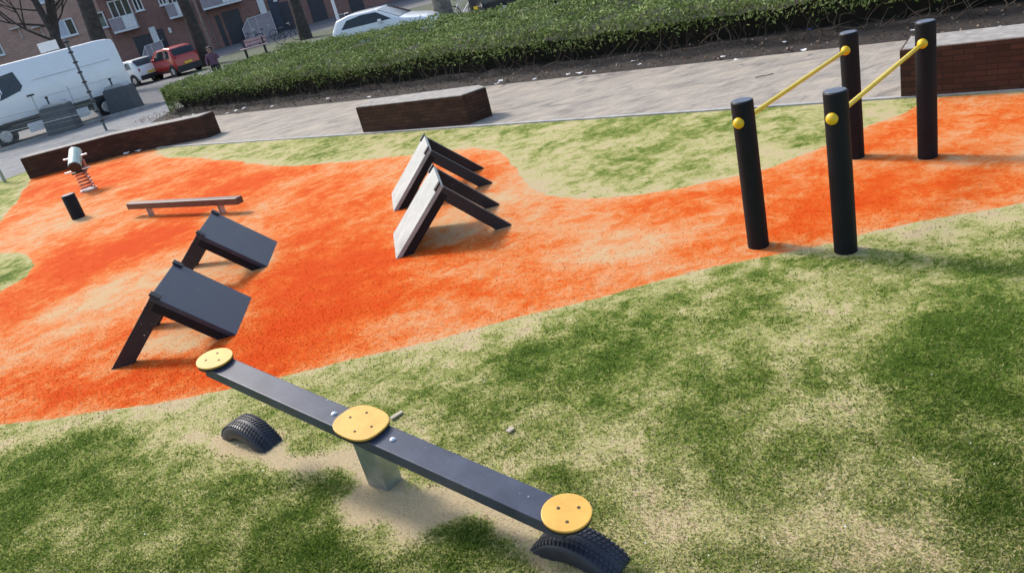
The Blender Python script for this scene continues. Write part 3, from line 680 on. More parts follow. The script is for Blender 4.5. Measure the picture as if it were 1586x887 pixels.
# ================================================================ VEHICLES
def paint(name, c, rough=.25):
    t = NT(name); v = t.coord(); n = t.noise(v, 2.5, 5)
    colr = t.ramp(n, [(.3, tuple(x*.93 for x in c)), (.7, c)]); t.fin(colr, rough, 0, .5); t.b.inputs['Coat Weight'].default_value = .5; t.b.inputs['Coat Roughness'].default_value = .08; return t.m
M['glass'] = plain('tinted glass', (.022, .028, .036), .07, 0, var=.1)
M['white_paint'] = paint('white car paint', (.80, .82, .84)); M['red_paint'] = paint('red car paint', (.42, .028, .022)); M['dark_paint'] = paint('dark car paint', (.02, .022, .028))
M['trim'] = plain('black plastic trim', (.02, .021, .024), .6); M['tyre2'] = plain('car tyre', (.013, .013, .014), .8)
M['rim'] = plain('wheel rim', (.45, .46, .48), .35, .6); M['tail'] = plain('red lamp glass', (.35, .012, .015), .2); M['head'] = plain('clear lamp glass', (.6, .62, .65), .12)
M['plate_y'] = plain('yellow number plate', (.75, .50, .03), .5)
def interp(P, x):
    for (a, za), (b_, zb) in zip(P, P[1:]):
        if x <= b_: return za+(zb-za)*max(0, x-a)/(b_-a+1e-9)
    return P[-1][1]
def vehicle(name, loc, rz, L, W, top, belt, sill, wheels, wr, mat, label, cat, sidewin, rearwin=None, frontwin=None, tumble=.13, group=None, tail=None, trimh=.0, plate=True):
    """x from the rear bumper (0) to the nose (L); z up; y half width W/2"""
    e = empty(name, (*loc, 0), rz, label, cat, group); xs = sorted(set([0, .03, .08]+[round(p[0], 3) for p in top]+list(np.arange(.2, L, .22))+[L-.12, L-.04, L]))
    def hw(x):
        k = 1
        if x < .35: k = 1-.10*((.35-x)/.35)**2.2
        if x > L-.6: k = 1-.22*((x-L+.6)/.6)**2.2
        return W/2*k
    def sec(x):
        zt = interp(top, x); zb = min(belt, zt-.10); w_ = hw(x); h = zt-zb; wr_ = w_-tumble*min(1, h/.55)
        return zt, zb, w_, wr_
    def side_y(x, z):
        zt, zb, w_, wr_ = sec(x)
        if z <= zb: return w_
        return w_+(wr_-w_)*min(1, (z-zb)/max(.01, zt-.05-zb))
    rows = lambda x: (lambda zt, zb, w_, wr_: [(w_-.06, sill), (w_-.005, sill+.12), (w_+.012, sill+(zb-sill)*.5), (w_, zb), (wr_, zt-.05), (wr_-.035, zt-.012), (wr_-.12, zt), (0, zt+.012)])(*sec(x))
    v = []; n = 0
    for x in xs:
        r_ = rows(x); full = [(y, z) for y, z in r_]+[(-y, z) for y, z in r_[-2::-1]]; n = len(full); v += [(x, y, z) for y, z in full]
    f = [(i*n+j, i*n+j+1, (i+1)*n+j+1, (i+1)*n+j) for i in range(len(xs)-1) for j in range(n-1)]
    f += [(i*n+n-1, i*n, (i+1)*n, (i+1)*n+n-1) for i in range(len(xs)-1)]
    f += [tuple(range(n))[::-1], tuple(range((len(xs)-1)*n, len(xs)*n))]
    body = MB().add(v, f).build('body', mat, e, smooth=True)
    for sgn in (1, -1):
        for poly in sidewin:
            # side window: a fan of a densified outline on the curved side
            pts = []
            for i in range(len(poly)):
                a, b_ = poly[i], poly[(i+1) % len(poly)]
                for k in range(4): q = k/4; pts.append((a[0]+(b_[0]-a[0])*q, a[1]+(b_[1]-a[1])*q))
            vv = [(x, sgn*(side_y(x, z)+o_), z) for o_ in (-.01, .008) for x, z in pts]; m_ = len(pts)
            MB().add(vv, [tuple(range(m_)), tuple(range(m_, 2*m_))]+[(i, (i+1) % m_, m_+(i+1) % m_, m_+i) for i in range(m_)]).build('side_window', M['glass'], e)
        for wx in wheels:
            b = MB(); b.lathe([(wr+.07, -.02), (wr+.07, .006)], 28, (wx, sgn*(W/2+.005), wr+.02), Matrix.Rotation(R(90), 3, 'X')); ar = b.build('wheel_arch', M['trim'], e)
            wl = MB(); wl.lathe([(wr*.6, -.10), (wr*.95, -.10), (wr, -.07), (wr, .07), (wr*.95, .10), (wr*.62, .10)], 28, (wx, sgn*(W/2-.07), wr), Matrix.Rotation(R(90), 3, 'X')); wo = wl.build('wheel', M['tyre2'], e, smooth=True)
            b = MB(); b.lathe([(wr*.60, -.102), (wr*.52, -.108), (.05, -.085), (.05, .085), (wr*.52, .108), (wr*.60, .102)], 20, (wx, sgn*(W/2-.07), wr), Matrix.Rotation(R(90), 3, 'X')); b.build('rim', M['rim'], wo, smooth=True)
        b = MB(); b.box((L*.5, sgn*(W/2+.004), sill+.10+trimh/2), (L*.62 if trimh else L*.5, .03, .10+trimh)); b.build('side_trim', M['trim'], e, bevel=.01)
    for win, nm in ((rearwin, 'rear_window'), (frontwin, 'windscreen')):
        if not win: continue
        x0, x1, k = win; vv = []
        for o_ in (-.01, .010):
            for i in range(7):
                x = x0+(x1-x0)*i/6; zt, zb, w_, wr_ = sec(x)
                for q in (-1, -.5, 0, .5, 1): vv.append((x-(.012 if nm == 'rear_window' else -.012)*(1 if o_ > 0 else 0), q*(wr_-k), zt+o_+(.006 if abs(q) < 1 else 0)))
        fc = [(i*5+j, i*5+j+1, i*5+j+6, i*5+j+5) for i in range(6) for j in range(4)]; fc += [tuple(35+q for q in p) for p in fc]
        MB().add(vv, fc).build(nm, M['glass'], e)
    b = MB(); b.box((-.01, 0, sill+.13), (.14, W*.93, .26)); b.build('rear_bumper', M['trim'] if trimh == 0 else M['trim'], e, bevel=.03)
    b = MB(); b.box((L-.05, 0, sill+.12), (.12, W*.74, .24)); b.build('front_bumper', M['trim'], e, bevel=.03)
    if plate: b = MB(); b.box((-.085, 0, sill+.38), (.02, .5, .11)) if False else b.box((-.012, 0, sill+.36), (.03, .5, .11)); b.build('number_plate', M['plate_y'], e)
    if tail:
        for sgn in (1, -1): b = MB(); b.box((tail[0], sgn*(W/2*.9-.045), tail[1]), (.07, .10, tail[2])); b.build('tail_light', M['tail'], e, bevel=.012)
    for sgn in (1, -1):
        b = MB(); b.box((L-.16, sgn*(W*.36), sill+.42), (.16, .28, .16)); b.build('headlight', M['head'], e, bevel=.03)
    mx = frontwin[0]+.1 if frontwin else L*.68
    for sgn in (1, -1): b = MB(); b.box((mx, sgn*(W/2+.07), belt+.08), (.12, .17, .14)); b.build('wing_mirror', mat, e, bevel=.03)
    return e
van_dir = math.atan2(-.47, -.88)
ox, oy = -13.41, 34.785
van = vehicle('delivery_van', (ox, oy), van_dir, 6.1, 2.0, [(0, 2.62), (.05, 2.74), (.25, 2.81), (.6, 2.84), (4.5, 2.84), (4.85, 2.68), (5.55, 1.95), (5.85, 1.5), (6.07, 1.1), (6.1, .9)], 1.7, .62, (1.23, 5.01), .36, M['white_paint'],
   'large white delivery van parked behind the wire fence', 'van', [[(3.72, 1.95), (3.85, 1.80), (4.5, 1.66), (4.95, 1.60), (5.1, 1.72), (4.8, 2.25), (4.62, 2.44), (3.82, 2.52)]], frontwin=(4.9, 5.5, .06), tumble=.16, trimh=.06, tail=(.03, 1.45, .42))
b = MB(); b.box((1.9, 1.010, 1.38), (2.9, .014, .018)); b.build('panel_crease', plain('panel seam', (.50, .52, .55), .5), van, bevel=.003)
b = MB(); b.box((1.9, .965, 2.05), (2.9, .014, .018)); b.build('panel_crease', plain('panel seam', (.50, .52, .55), .5), van, bevel=.003)
for x in (3.60, 2.30): b = MB(); b.box((x, 1.008, 1.12), (.012, .014, .8)); b.build('door_seam', M['trim'], van)
b = MB(); b.box((3.62, 1.02, 1.55), (.26, .03, .06)); b.build('door_handle', M['trim'], van, bevel=.01)
for x in (3.75, 2.35): b = MB(); b.box((x, 1.03, .42), (.85, .02, .34)); b.build('sill_panel', M['white_paint'], van, bevel=.01)
b = MB(); b.box((2.9, 0, .55), (5.0, 1.9, .3)); b.build('underbody', M['trim'], van)

red = vehicle('parked_car', (-14.55, 47.2), math.atan2(.68, -.73), 3.5, 1.62, [(0, .95), (.05, 1.08), (.24, 1.42), (.38, 1.54), (.9, 1.60), (1.95, 1.55), (2.65, 1.08), (3.3, .92), (3.46, .75), (3.5, .65)], .98, .26, (.5, 2.85), .29, M['red_paint'],
   'small boxy red car parked nose to the houses beside the person', 'car', [[(.45, 1.02), (.5, 1.42), (1.0, 1.48), (1.0, 1.02)], [(1.06, 1.02), (1.06, 1.48), (1.75, 1.46), (2.25, 1.08), (2.25, 1.02)]], rearwin=(.05, .28, .05), frontwin=(2.05, 2.6, .08), tail=(.02, 1.0, .2))
b = MB(); b.box((-.01, 0, .34), (.16, 1.56, .34)); b.build('rear_skirt', M['trim'], red, bevel=.03)
wc = vehicle('parked_car', (-17.0, 48.0), math.atan2(.60, -.80), 3.8, 1.66, [(0, .92), (.06, 1.0), (.42, 1.36), (.9, 1.43), (1.9, 1.40), (2.75, .95), (3.5, .82), (3.76, .68), (3.8, .6)], .90, .24, (.62, 3.1), .29, M['white_paint'],
   'small white car parked between the van and the boxy red car', 'car', [[(.55, .96), (.75, 1.28), (1.1, 1.32), (1.1, .96)], [(1.16, .96), (1.16, 1.32), (1.8, 1.31), (2.3, .98), (2.3, .94)]], rearwin=(.08, .42, .06), frontwin=(1.98, 2.7, .08), tail=(.03, .82, .16))
hc = vehicle('parked_car', (-3.95, 32.2), math.atan2(-.30, .95), 3.95, 1.75, [(0, .95), (.05, 1.05), (.28, 1.34), (.8, 1.45), (1.9, 1.44), (2.85, .98), (3.6, .84), (3.9, .7), (3.95, .6)], .93, .24, (.7, 3.2), .31, M['white_paint'],
   'white hatchback with dark side windows parked just behind the hedge', 'car', [[(.45, 1.0), (.72, 1.28), (1.35, 1.36), (1.95, 1.34), (2.52, 1.0)]], rearwin=(.05, .30, .06), frontwin=(1.98, 2.8, .07), tail=(.05, .85, .16))
dk = vehicle('parked_car', (1.35, 30.6), math.atan2(.25, .97), 4.2, 1.78, [(0, .95), (.06, 1.05), (.5, 1.38), (1.0, 1.46), (2.1, 1.43), (3.0, .98), (3.8, .86), (4.15, .7), (4.2, .6)], .95, .24, (.75, 3.4), .31, M['dark_paint'],
   'dark car behind the hedge, mostly hidden at the top edge', 'car', [[(.55, 1.0), (.85, 1.32), (1.4, 1.38), (2.05, 1.35), (2.7, 1.0)]], rearwin=(.06, .5, .06), frontwin=(2.15, 2.95, .07), tail=(.05, .85, .16))

# ================================================================ GREY BINS, FENCE, SIGN
M['bin'] = plain('dark grey bin', (.062, .070, .085), .55, var=.15); M['binlid'] = plain('light grey bin lid', (.30, .33, .34), .5, var=.2)
def big_bin(loc, rz, label):
    e = empty('waste_container', (*loc, 0), rz, label, 'container', 'grey street containers by the kerb')
    b = MB(); b.add([(-.62, -.45, -.01), (.62, -.45, -.01), (.62, .45, -.01), (-.62, .45, -.01), (-.55, -.40, 1.0), (.55, -.40, 1.0), (.55, .40, 1.0), (-.55, .40, 1.0)], [(3, 2, 1, 0), (4, 5, 6, 7), (0, 1, 5, 4), (1, 2, 6, 5), (2, 3, 7, 6), (3, 0, 4, 7)]); b.build('body', M['bin'], e, bevel=.03)
    b = MB(); b.prism_y([(-.50, 1.001), (.50, 1.001), (.36, 1.13), (-.36, 1.13)], -.38, .38); b.build('lid', M['binlid'], e, bevel=.02)
    b = MB(); b.box((-.05, -.30, 1.23), (.05, .05, .24)); b.box((-.05, -.30, 1.37), (.10, .07, .07)); b.build('handle', M['trim'], e)
    b = MB(); b.box((0, 0, .0), (1.4, 1.0, .03)); b.build('base_slab', M['stone'], e); e.scale = (.90, .90, 1.0)
    return e
big_bin((-15.08, 31.45), R(3), 'grey street container in front of the middle of the white van')
big_bin((-13.15, 32.9), R(-4), 'grey street container behind the tall fence pole, at the rear of the white van')
def pole_fence():
    A = Vector((-12.126, 27.927, 0)); B = Vector((-12.446, 21.53, 0)); C = Vector((-19.5, 29.2, 0))
    e = empty('wire_fence', A, 0, 'tall thin wire mesh fence with steel poles in front of the white van', 'fence')
    o = Vector((0, 0, 0))
    b = MB(); b.tube([o+Vector((0, 0, -.05)), Vector((0, 0, 3.1))], .042, 10); pl = b.build('pole', plain('grey steel pole', (.13, .15, .18), .45, .4), e, smooth=True)
    for z in np.arange(.35, 3.0, .33): b = MB(); b.box((.0, 0, z), (.12, .12, .05)); b.build('clamp', M['dark'], pl)
    b = MB(); b.tube([B-A+Vector((0, 0, -.05)), B-A+Vector((0, 0, 3.1))], .042, 10); b.build('pole', M['galv'], e, smooth=True)
    b = MB(); b.tube([C-A+Vector((0, 0, -.05)), C-A+Vector((0, 0, 1.3))], .042, 10); b.build('pole', M['galv'], e, smooth=True)
    D = C-A; b = MB()
    for z in (.72, 1.22): b.tube([Vector((0, 0, z)), D+Vector((0, 0, z))], .014, 6)
    b.build('rail', M['galv'], e, smooth=True)
    b = MB(); n = 110
    for i in range(1, n): p = D*(i/n); b.box(p+Vector((0, 0, .63)), (.004, .004, 1.2))
    for z in np.arange(.2, 1.2, .2): b.tube([Vector((0, 0, z)), D+Vector((0, 0, z))], .0022, 4)
    b.build('mesh_panel', M['galv'], e)
pole_fence()
e = empty('sign_board', (-17.55, 38.5, 0), R(20), 'small white sign board on a pole above the van roof', 'sign')
b = MB(); b.box((0, 0, 3.12), (.80, .04, .42)); b.build('board', M['white_paint'], e, bevel=.01)
b = MB(); b.box((.05, 0, 2.86), (.46, .08, .10)); b.build('clamp', M['dark'], e, bevel=.01)
b = MB(); b.tube([(.1, .05, -.05), (.1, .05, 3.3)], .04, 10); b.build('pole', M['galv'], e, smooth=True)

# ================================================================ BUILDINGS
M['brick_tan'] = brick('weathered orange brown brick', (.52, .32, .25), (.42, .25, .20), (.46, .40, .36), dirt=.35)
M['brick_red'] = brick('dark purple red brick', (.31, .17, .145), (.235, .125, .11), (.26, .21, .20), dirt=.4)
M['frame'] = plain('white window frame', (.72, .74, .76), .5, var=.08); M['blind'] = plain('pale blind', (.50, .55, .62), .8, var=.08)
M['pane'] = plain('dark window glass', (.035, .045, .05), .08, 0, var=.5, scale=1.2)
M['mesh_rail'] = plain('pinkish grey balcony screen', (.33, .29, .32), .7, var=.12, scale=3); M['door'] = plain('dark door', (.025, .028, .045), .4)
M['curtain'] = plain('grey green curtain', (.16, .19, .15), .7, var=.3, scale=3)
BO = Vector((-18., 70., 0)); bdv = Vector((1, .22, 0)).normalized(); bn = Vector((-bdv.y, bdv.x, 0)); brz = math.atan2(bdv.y, bdv.x)
def fpx(u, v):
    x, y = (u-CX)/FPX, -(v-CY)/FPX; X = x*cr+y*sr; Y = -x*sr+y*cr; r_ = Vector((X, cp+Y*sp, -sp+Y*cp)); t = BO.dot(bn)/r_.dot(bn); p = r_*t
    return ((p-BO).dot(bdv), CAMH+p.z)
def building(name, s0, s1, h, mat, label):
    e = empty(name, BO+bdv*s0, brz, label, 'apartment building')
    b = MB(); b.box(((s1-s0)/2, 5, h/2-.1), (s1-s0, 10, h+.2)); o = b.build('wall', mat, e); uv_wall(o)
    b = MB(); b.box(((s1-s0)/2, 5, h+.12), (s1-s0+.01, 10.3, .2)); b.build('roof', M['coping'], e)
    return e
SE = fpx(172, 55)[0]
bA = building('apartment_building', -34, SE-.01, 14.6, M['brick_tan'], 'tan brick apartment building behind the white van'); A0 = -34
bB = building('apartment_building', SE+.01, 46, 14.6, M['brick_red'], 'dark red brick apartment building with balconies behind the parked cars'); B0 = SE+.01
def window(par, off, s0, s1, z0, z1, split=.5, blind=False, curtain=False):
    a, b_ = s0-off, s1-off; w_ = b_-a; h = z1-z0
    f = MB(); t = .09
    f.box(((a+b_)/2, -.02, z0+t/2), (w_, .10, t)); f.box(((a+b_)/2, -.02, z1-t/2), (w_, .10, t))
    f.box((a+t/2, -.02, (z0+z1)/2), (t, .10, h-2*t-.002)); f.box((b_-t/2, -.02, (z0+z1)/2), (t, .10, h-2*t-.002))
    xm = a+w_*split; f.box((xm, -.02, (z0+z1)/2), (t*1.1, .09, h-2*t-.002)); o = f.build('window', M['frame'], par)
    k = MB(); k.box(((a+b_)/2, .0, (z0+z1)/2), (w_-.02, .05, h-.02)); k.build('pane', M['pane'], o)
    if blind: k = MB(); k.box(((a+xm)/2+.02, -.045, (z0+z1)/2), (xm-a-.05, .03, h-.1)); k.build('blind', M['blind'], o)
    if curtain: k = MB(); k.box(((a+b_)/2, -.030, z0+h*.38), (w_-2*t, .012, h*.6)); k.build('curtain', M['curtain'], o)
    k = MB(); k.box(((a+b_)/2, -.10, z0-.035), (w_+.16, .22, .06)); k.build('sill', M['frame'], o)
def rng_px(pts):
    q = [fpx(*p) for p in pts]; return min(a for a, _ in q), max(a for a, _ in q), min(b for _, b in q), max(b for _, b in q)
s0, s1, z0, z1 = rng_px([(77, 36), (112, 30), (121, 53), (89, 61)])
FL = 2.75
window(bA, A0, s0, s1, z0, z1, .62, blind=True)
window(bA, A0, s0-.1, s1-.1, z0+FL, z1+FL, .62, blind=True); window(bA, A0, s0, s1, z0+2*FL, z1+2*FL, .62)
t0, t1, y0, y1 = rng_px([(130.5, 25), (152, 21), (161, 42), (140, 49)])
t1 += .35; window(bA, A0, t0, t1, y0, y1, .5, curtain=True); window(bA, A0, t0, t1, y0+FL, y1+FL, .5); window(bA, A0, t0, t1, y0+2*FL, y1+2*FL, .5)
for k in range(4): window(bA, A0, s0-6.6, s1-5.6, z0-.1+k*FL, z1-.1+k*FL, .5, curtain=k == 0)
for k in range(4): window(bA, A0, s0-12, s1-11, z0+k*FL, z1+k*FL, .5)
window(bA, A0, s0, s1, z0+3*FL, z1+3*FL, .62); window(bA, A0, t0, t1, y0+3*FL, y1+3*FL, .5)
# bracket lamps on the tan wall
for u, v, l in ((24, 44, 0), (58, 42, 1)):
    s, z = fpx(u, v); b = MB(); b.box((s-A0, -.25, z), (.75, .5, .14)); b.box((s-A0+.18, -.06, z-.45), (.10, .10, .8)); b.build('wall_bracket', plain('pale wall bracket', (.5, .46, .42), .7), bA, bevel=.02)
# dark-brick building: windows, balconies, doors
def balcony(s0, s1, z, dr0=None, dr1=None):
    a, b_ = s0-B0, s1-B0; w_ = b_-a
    k = MB(); k.box(((a+b_)/2, -.62, z), (w_, 1.2, .16)); o = k.build('balcony', M['frame'], bB, bevel=.02)
    k = MB(); k.box((a+w_*.25, -1.20, z+.56), (w_*.5, .03, .92)); k.box((a+.02, -.62, z+.56), (.03, 1.12, .92)); k.build('railing_screen', M['mesh_rail'], o)
    k = MB(); k.box((a+w_*.76, -1.20, z+.56), (w_*.47, .03, .92)); k.box((b_-.02, -.62, z+.56), (.03, 1.12, .92)); k.build('railing_screen', M['frame'], o)
    k = MB(); k.box(((a+b_)/2, -1.20, z+1.05), (w_, .05, .05)); 
    for i in range(5): k.box((a+w_*i/4, -1.165, z+.55), (.04, .04, 1.0))
    k.build('railing', M['frame'], o)
def french(s0, s1, z):
    a, b_ = s0-B0, s1-B0; f = MB(); n = 3
    for i in range(n+1): f.box((a+(b_-a)*i/n, -.03, z+1.1), (.09, .1, 2.2))
    f.box(((a+b_)/2, -.03, z+2.2), (b_-a+.09, .1, .10)); o = f.build('balcony_door', M['frame'], bB)
    k = MB(); k.box(((a+b_)/2, .0, z+1.1), (b_-a-.03, .05, 2.16)); k.build('pane', M['pane'], o)
b1 = rng_px([(180, 50), (216, 40)]); b2 = rng_px([(265, 28), (291, 21)]); b3 = rng_px([(317, 18), (375, 2)])
zb = (b1[2]+b1[3]+b2[2]+b2[3]+b3[2]+b3[3])/6
for fl in range(4):
    z = zb+fl*FL
    for q in (b1, b2, b3):
        balcony(q[0], q[1], z); french(q[0]+.25, min(q[1]-.1, q[0]+2.0), z+.09)
    w6 = rng_px([(209, 0), (224, 15)]); zc = rng_px([(215, 18), (224, 15)])[3]; x6 = rng_px([(214, 18), (224, 15)])
    window(bB, B0, x6[0]-.15, x6[1], x6[2]+fl*FL, x6[2]+1.45+fl*FL, .5)
    x7 = rng_px([(252, 8.5), (262, 6)]); window(bB, B0, x7[0]-.2, x7[1]-.1, x7[2]+fl*FL, x7[2]+1.4+fl*FL, .5)
    for q in range(6): window(bB, B0, b3[1]+2.2+q*4.6, b3[1]+4.2+q*4.6, zb+.9+fl*FL, zb+2.3+fl*FL, .5)
def door(u0, v0, ww, h, mat, name='door', z0=.0, off=0.):
    s, z = fpx(u0, v0); k = MB(); k.box((s-B0+ww/2, -.03-off, z0+h/2), (ww, .08, h)); k.build(name, mat, bB, bevel=.01)
door(207, 62, 1.3, 2.5, M['door']); door(237, 62, .50, 2.7, M['frame'], 'door_panel', .2, .05); door(246, 60, .55, 2.6, M['door'])
door(357, 60, 1.4, 2.6, M['door']); door(345, 60, .35, 2.5, M['door']); door(407, 30, .55, 2.9, M['frame'], 'door_panel', .2, .05); door(424, 32, .9, 2.6, plain('blue door', (.02, .035, .07), .4))
door(488, 40, 1.3, 2.7, M['door']); door(545, 20, 1.2, 2.6, M['door']); door(440, 40, .9, 2.2, M['door'])
# drain pipes
for u, v in ((330, 50), (475, 40)):
    s, z = fpx(u, v); k = MB(); k.tube([(s-B0, -.09, .05), (s-B0, -.09, 14.3)], .06, 8); k.build('drain_pipe', plain('drain pipe', (.22, .17, .16), .6), bB, smooth=True)
s, z = fpx(430, 12); k = MB(); k.box((s-B0, -.10, 2.7), (.35, .16, .75)); k.build('door_lamp', M['frame'], bB, bevel=.08)
s, z = fpx(252, 45); k = MB(); k.box((s-B0+.5, -.10, 2.3), (.25, .16, .45)); k.build('door_lamp', M['frame'], bB, bevel=.08)
# screened entrance railings in front of the doors
def screen(px_l, px_r, y_off, label):
    s0_, _ = fpx(*px_l); s1_, _ = fpx(*px_r); w_ = s1_-s0_
    e = empty('entrance_railing', BO+bdv*s0_-bn*y_off, brz, label, 'railing')
    k = MB(); k.add([(0, 0, -.02), (w_, 0, -.02), (w_, 0, 1.75), (w_*.25, 0, 1.65), (0, 0, 1.0)], [(0, 1, 2, 3, 4)]); o = k.build('screen', M['mesh_rail'], e); so = o.modifiers.new('t', 'SOLIDIFY'); so.thickness = .03
    k = MB(); P = [(0, -.03, 0), (0, -.03, 1.0), (w_*.25, -.03, 1.66), (w_, -.03, 1.76), (w_, -.03, 0)]; k.tube([Vector(p) for p in P], .03, 6); k.tube([(w_*.5, -.03, 0), (w_*.5, -.03, 1.7)], .022, 6); k.tube([(w_*.25, -.03, 0), (w_*.25, -.03, 1.66)], .022, 6)
    k.tube([(w_, -.03, 1.76), (w_, 1.5, 1.76)], .03, 6); k.tube([(w_, -.03, .9), (w_, 1.5, .9)], .03, 6); k.build('frame', M['frame'], e)
screen((217, 66), (252, 60), 1.8, 'pale screened entrance railing behind the parked red car')
screen((376, 45), (422, 33), 2.2, 'pale screened entrance railing behind the bench')

# ================================================================ TREES
def tree(x, y, r0, h, mat, label, lean=(0, 0), forks=None, seed=1, nb=9, zb0=3.0):
    rr = random.Random(seed); e = empty('bare_tree', (x, y, 0), 0, label, 'tree')
    pts = []; rad_ = []
    for i in range(9):
        k = i/8; pts.append((lean[0]*k+rr.uniform(-.05, .05)*(k > 0), lean[1]*k, -.05+k*h)); rad_.append(r0*(1.25 if i == 0 else 1-.45*k))
    b = MB(); b.tube(pts, rad_, 12); b.build('trunk', mat, e, smooth=True)
    br = MB()
    def grow(p, d, r_, L, dep):
        ps = [p]; q = p.copy(); dd = d.copy(); n = 4
        for i in range(n):
            dd = (dd+Vector((rr.uniform(-.28, .28), rr.uniform(-.28, .28), rr.uniform(-.05, .25)))).normalized(); q = q+dd*L/n; ps.append(q)
        br.tube(ps, [r_*(1-.5*i/n) for i in range(n+1)], 6, False)
        if dep > 0:
            for i in range(3):
                nd = (dd+Vector((rr.uniform(-.9, .9), rr.uniform(-.9, .9), rr.uniform(-.2, .6)))).normalized(); grow(ps[rr.choice((2, 3, 4))], nd, r_*.55, L*.72, dep-1)
    for i in range(nb):
        k = min(1, zb0/h+(1-zb0/h)*(i/nb)); a = rr.uniform(0, 6.28) if forks is None or i >= len(forks) else forks[i]
        p = Vector((lean[0]*k, lean[1]*k, k*h)); d = Vector((math.cos(a), math.sin(a), rr.uniform(.25, .8))).normalized(); grow(p, d, r0*.30*(1-.4*k), h*.28, 3)
    br.build('crown', mat, e, smooth=True)
T = [(-23.1, 49.5, .34, 11, 'bark', 'dark bare tree at the far left behind the van, with low crooked branches', (3.4, 0), [3.3, 2.9, 0.4, 3.6, 3.0], 3, 10, 3.4),
     (-21.2, 48.6, .24, 9, 'bark', 'thinner dark bare tree beside the far left tree, branching above the van roof', (-.9, 0), [0.1, .5, 3.0], 5, 9, 4.0),
     (-18.1, 45.3, .45, 13, 'bark', 'thick dark tree trunk rising directly behind the rear of the van', (.6, 0), [3.1, 6.1], 8, 8, 5.5),
     (-14.35, 50.0, .38, 13, 'bark', 'dark tree trunk behind the person, between the red car and the bicycles', (-.1, 0), None, 12, 8, 6),
     (-8.3, 50.5, .34, 12, 'bark', 'dark tree trunk beside the bench with the entrance railing behind it', (.1, 0), None, 14, 8, 6),
     (.12, 32.3, .36, 12, 'bark_grey', 'stout grey mottled tree trunk behind the hedge beside the white hatchback', (0, 0), None, 18, 8, 6)]
for (x, y, r0, h, mt, lab, ln, fk, sd_, nb, zb0) in T: tree(x, y, r0, h, M[mt], lab, ln, fk, sd_, nb, zb0)
x, y = -4.0, 33.0
e = empty('lamp_post', (-5.0, 41.5, 0), 0, 'slim pale lamp post left of the white hatchback', 'lamp post')
b = MB(); b.tube([(0, 0, -.05), (0, 0, 1.2), (0, 0, 6.2)], [.10, .08, .05], 10); b.build('pole', M['frame'], e, smooth=True)
b = MB(); b.lathe([(.06, 6.15), (.22, 6.25), (.20, 6.5), (.05, 6.6)], 16); b.build('lamp_head', M['binlid'], e, smooth=True)
e = empty('lamp_post', (-13.5, 49.0, 0), 0, 'slim brownish pole beside the tree behind the person', 'pole')
b = MB(); b.tube([(0, 0, -.05), (0, 0, 6.2)], .07, 10); b.build('pole', plain('brownish pole', (.20, .15, .14), .6), e, smooth=True)

# verge of rough grass near the bench
sheet('verge', [(-15.5, 46.2), (-4, 42), (6, 40), (6, 52), (-6, 55), (-14.5, 57)], -.006, plain('grey green rough grass', (.075, .09, .055), .95, var=.35, scale=3))

# ================================================================ BENCH, BICYCLES, PERSON
e = empty('park_bench', (-10.75, 47.3, 0), R(8), 'pinkish wooden bench with dark legs on the verge', 'bench')
M['pinkwood'] = plain('faded pink wood', (.42, .27, .28), .7, var=.15)
for y_, z_ in ((-.2, .48), (0, .48), (.2, .48)): b = MB(); b.box((0, y_, z_), (1.6, .15, .05)); b.build('seat_board', M['pinkwood'], e, bevel=.01)
for z_ in (.68, .86): b = MB(); b.box((.15, .32, z_), (1.25, .04, .14)); b.build('back_board', M['pinkwood'], e, bevel=.01)
for x_ in (-.55, .55): b = MB(); b.box((x_, -.2, .21), (.09, .09, .47)); b.box((x_, .32, .44), (.09, .05, .93)); b.box((x_, .05, .43), (.08, .6, .04)); b.build('leg', M['dark'], e, bevel=.01)
def bicycle(x, y, rz, label, mt):
    e = empty('bicycle', (x, y, 0), rz, label, 'bicycle', 'bicycles standing by the houses')
    for wx in (-.52, .52):
        k = MB(); P = [(wx+.34*math.cos(a), 0, .35+.34*math.sin(a)) for a in np.linspace(0, 2*math.pi, 25)]; k.tube(P, .02, 6, False)
        for a in np.linspace(0, math.pi, 7)[:-1]: k.tube([(wx+.33*math.cos(a), 0, .35+.33*math.sin(a)), (wx-.33*math.cos(a), 0, .35-.33*math.sin(a))], .004, 3)
        k.build('wheel', M['tyre2'], e)
    k = MB()
    for a, b_ in (((-.52, .35), (-.12, .32)), ((-.12, .32), (-.22, .85)), ((-.22, .80), (.36, .86)), ((-.12, .32), (.38, .78)), ((.34, .95), (.52, .35)), ((-.52, .35), (-.2, .75))): k.tube([(a[0], 0, a[1]), (b_[0], 0, b_[1])], .018, 6)
    k.build('frame', mt, e)
    k = MB(); k.box((-.24, 0, .92), (.26, .14, .06)); k.build('saddle', M['trim'], e, bevel=.02)
    k = MB(); k.tube([(.34, 0, .93), (.31, 0, 1.08), (.31, -.27, 1.1), (.2, -.3, 1.08)], .014, 6); k.tube([(.31, 0, 1.08), (.31, .27, 1.1), (.2, .3, 1.08)], .014, 6); k.build('handlebar', M['chrome'], e)
bicycle(-13.2, 58.4, R(12), 'dark bicycle leaning by the wall just right of the tree behind the person', M['dark'])
bicycle(-12.3, 59.2, R(30), 'grey bicycle second from the tree behind the person, by the doorway', M['galv'])
bicycle(-9.6, 52.0, R(5), 'dark bicycle behind the right end of the bench', M['dark'])
bicycle(-5.0, 43.4, R(70), 'bicycle standing behind the slim pale lamp post', M['chrome'])
bicycle(1.0, 33.6, R(20), 'bicycle between the stout grey trunk and the dark car', M['chrome'])

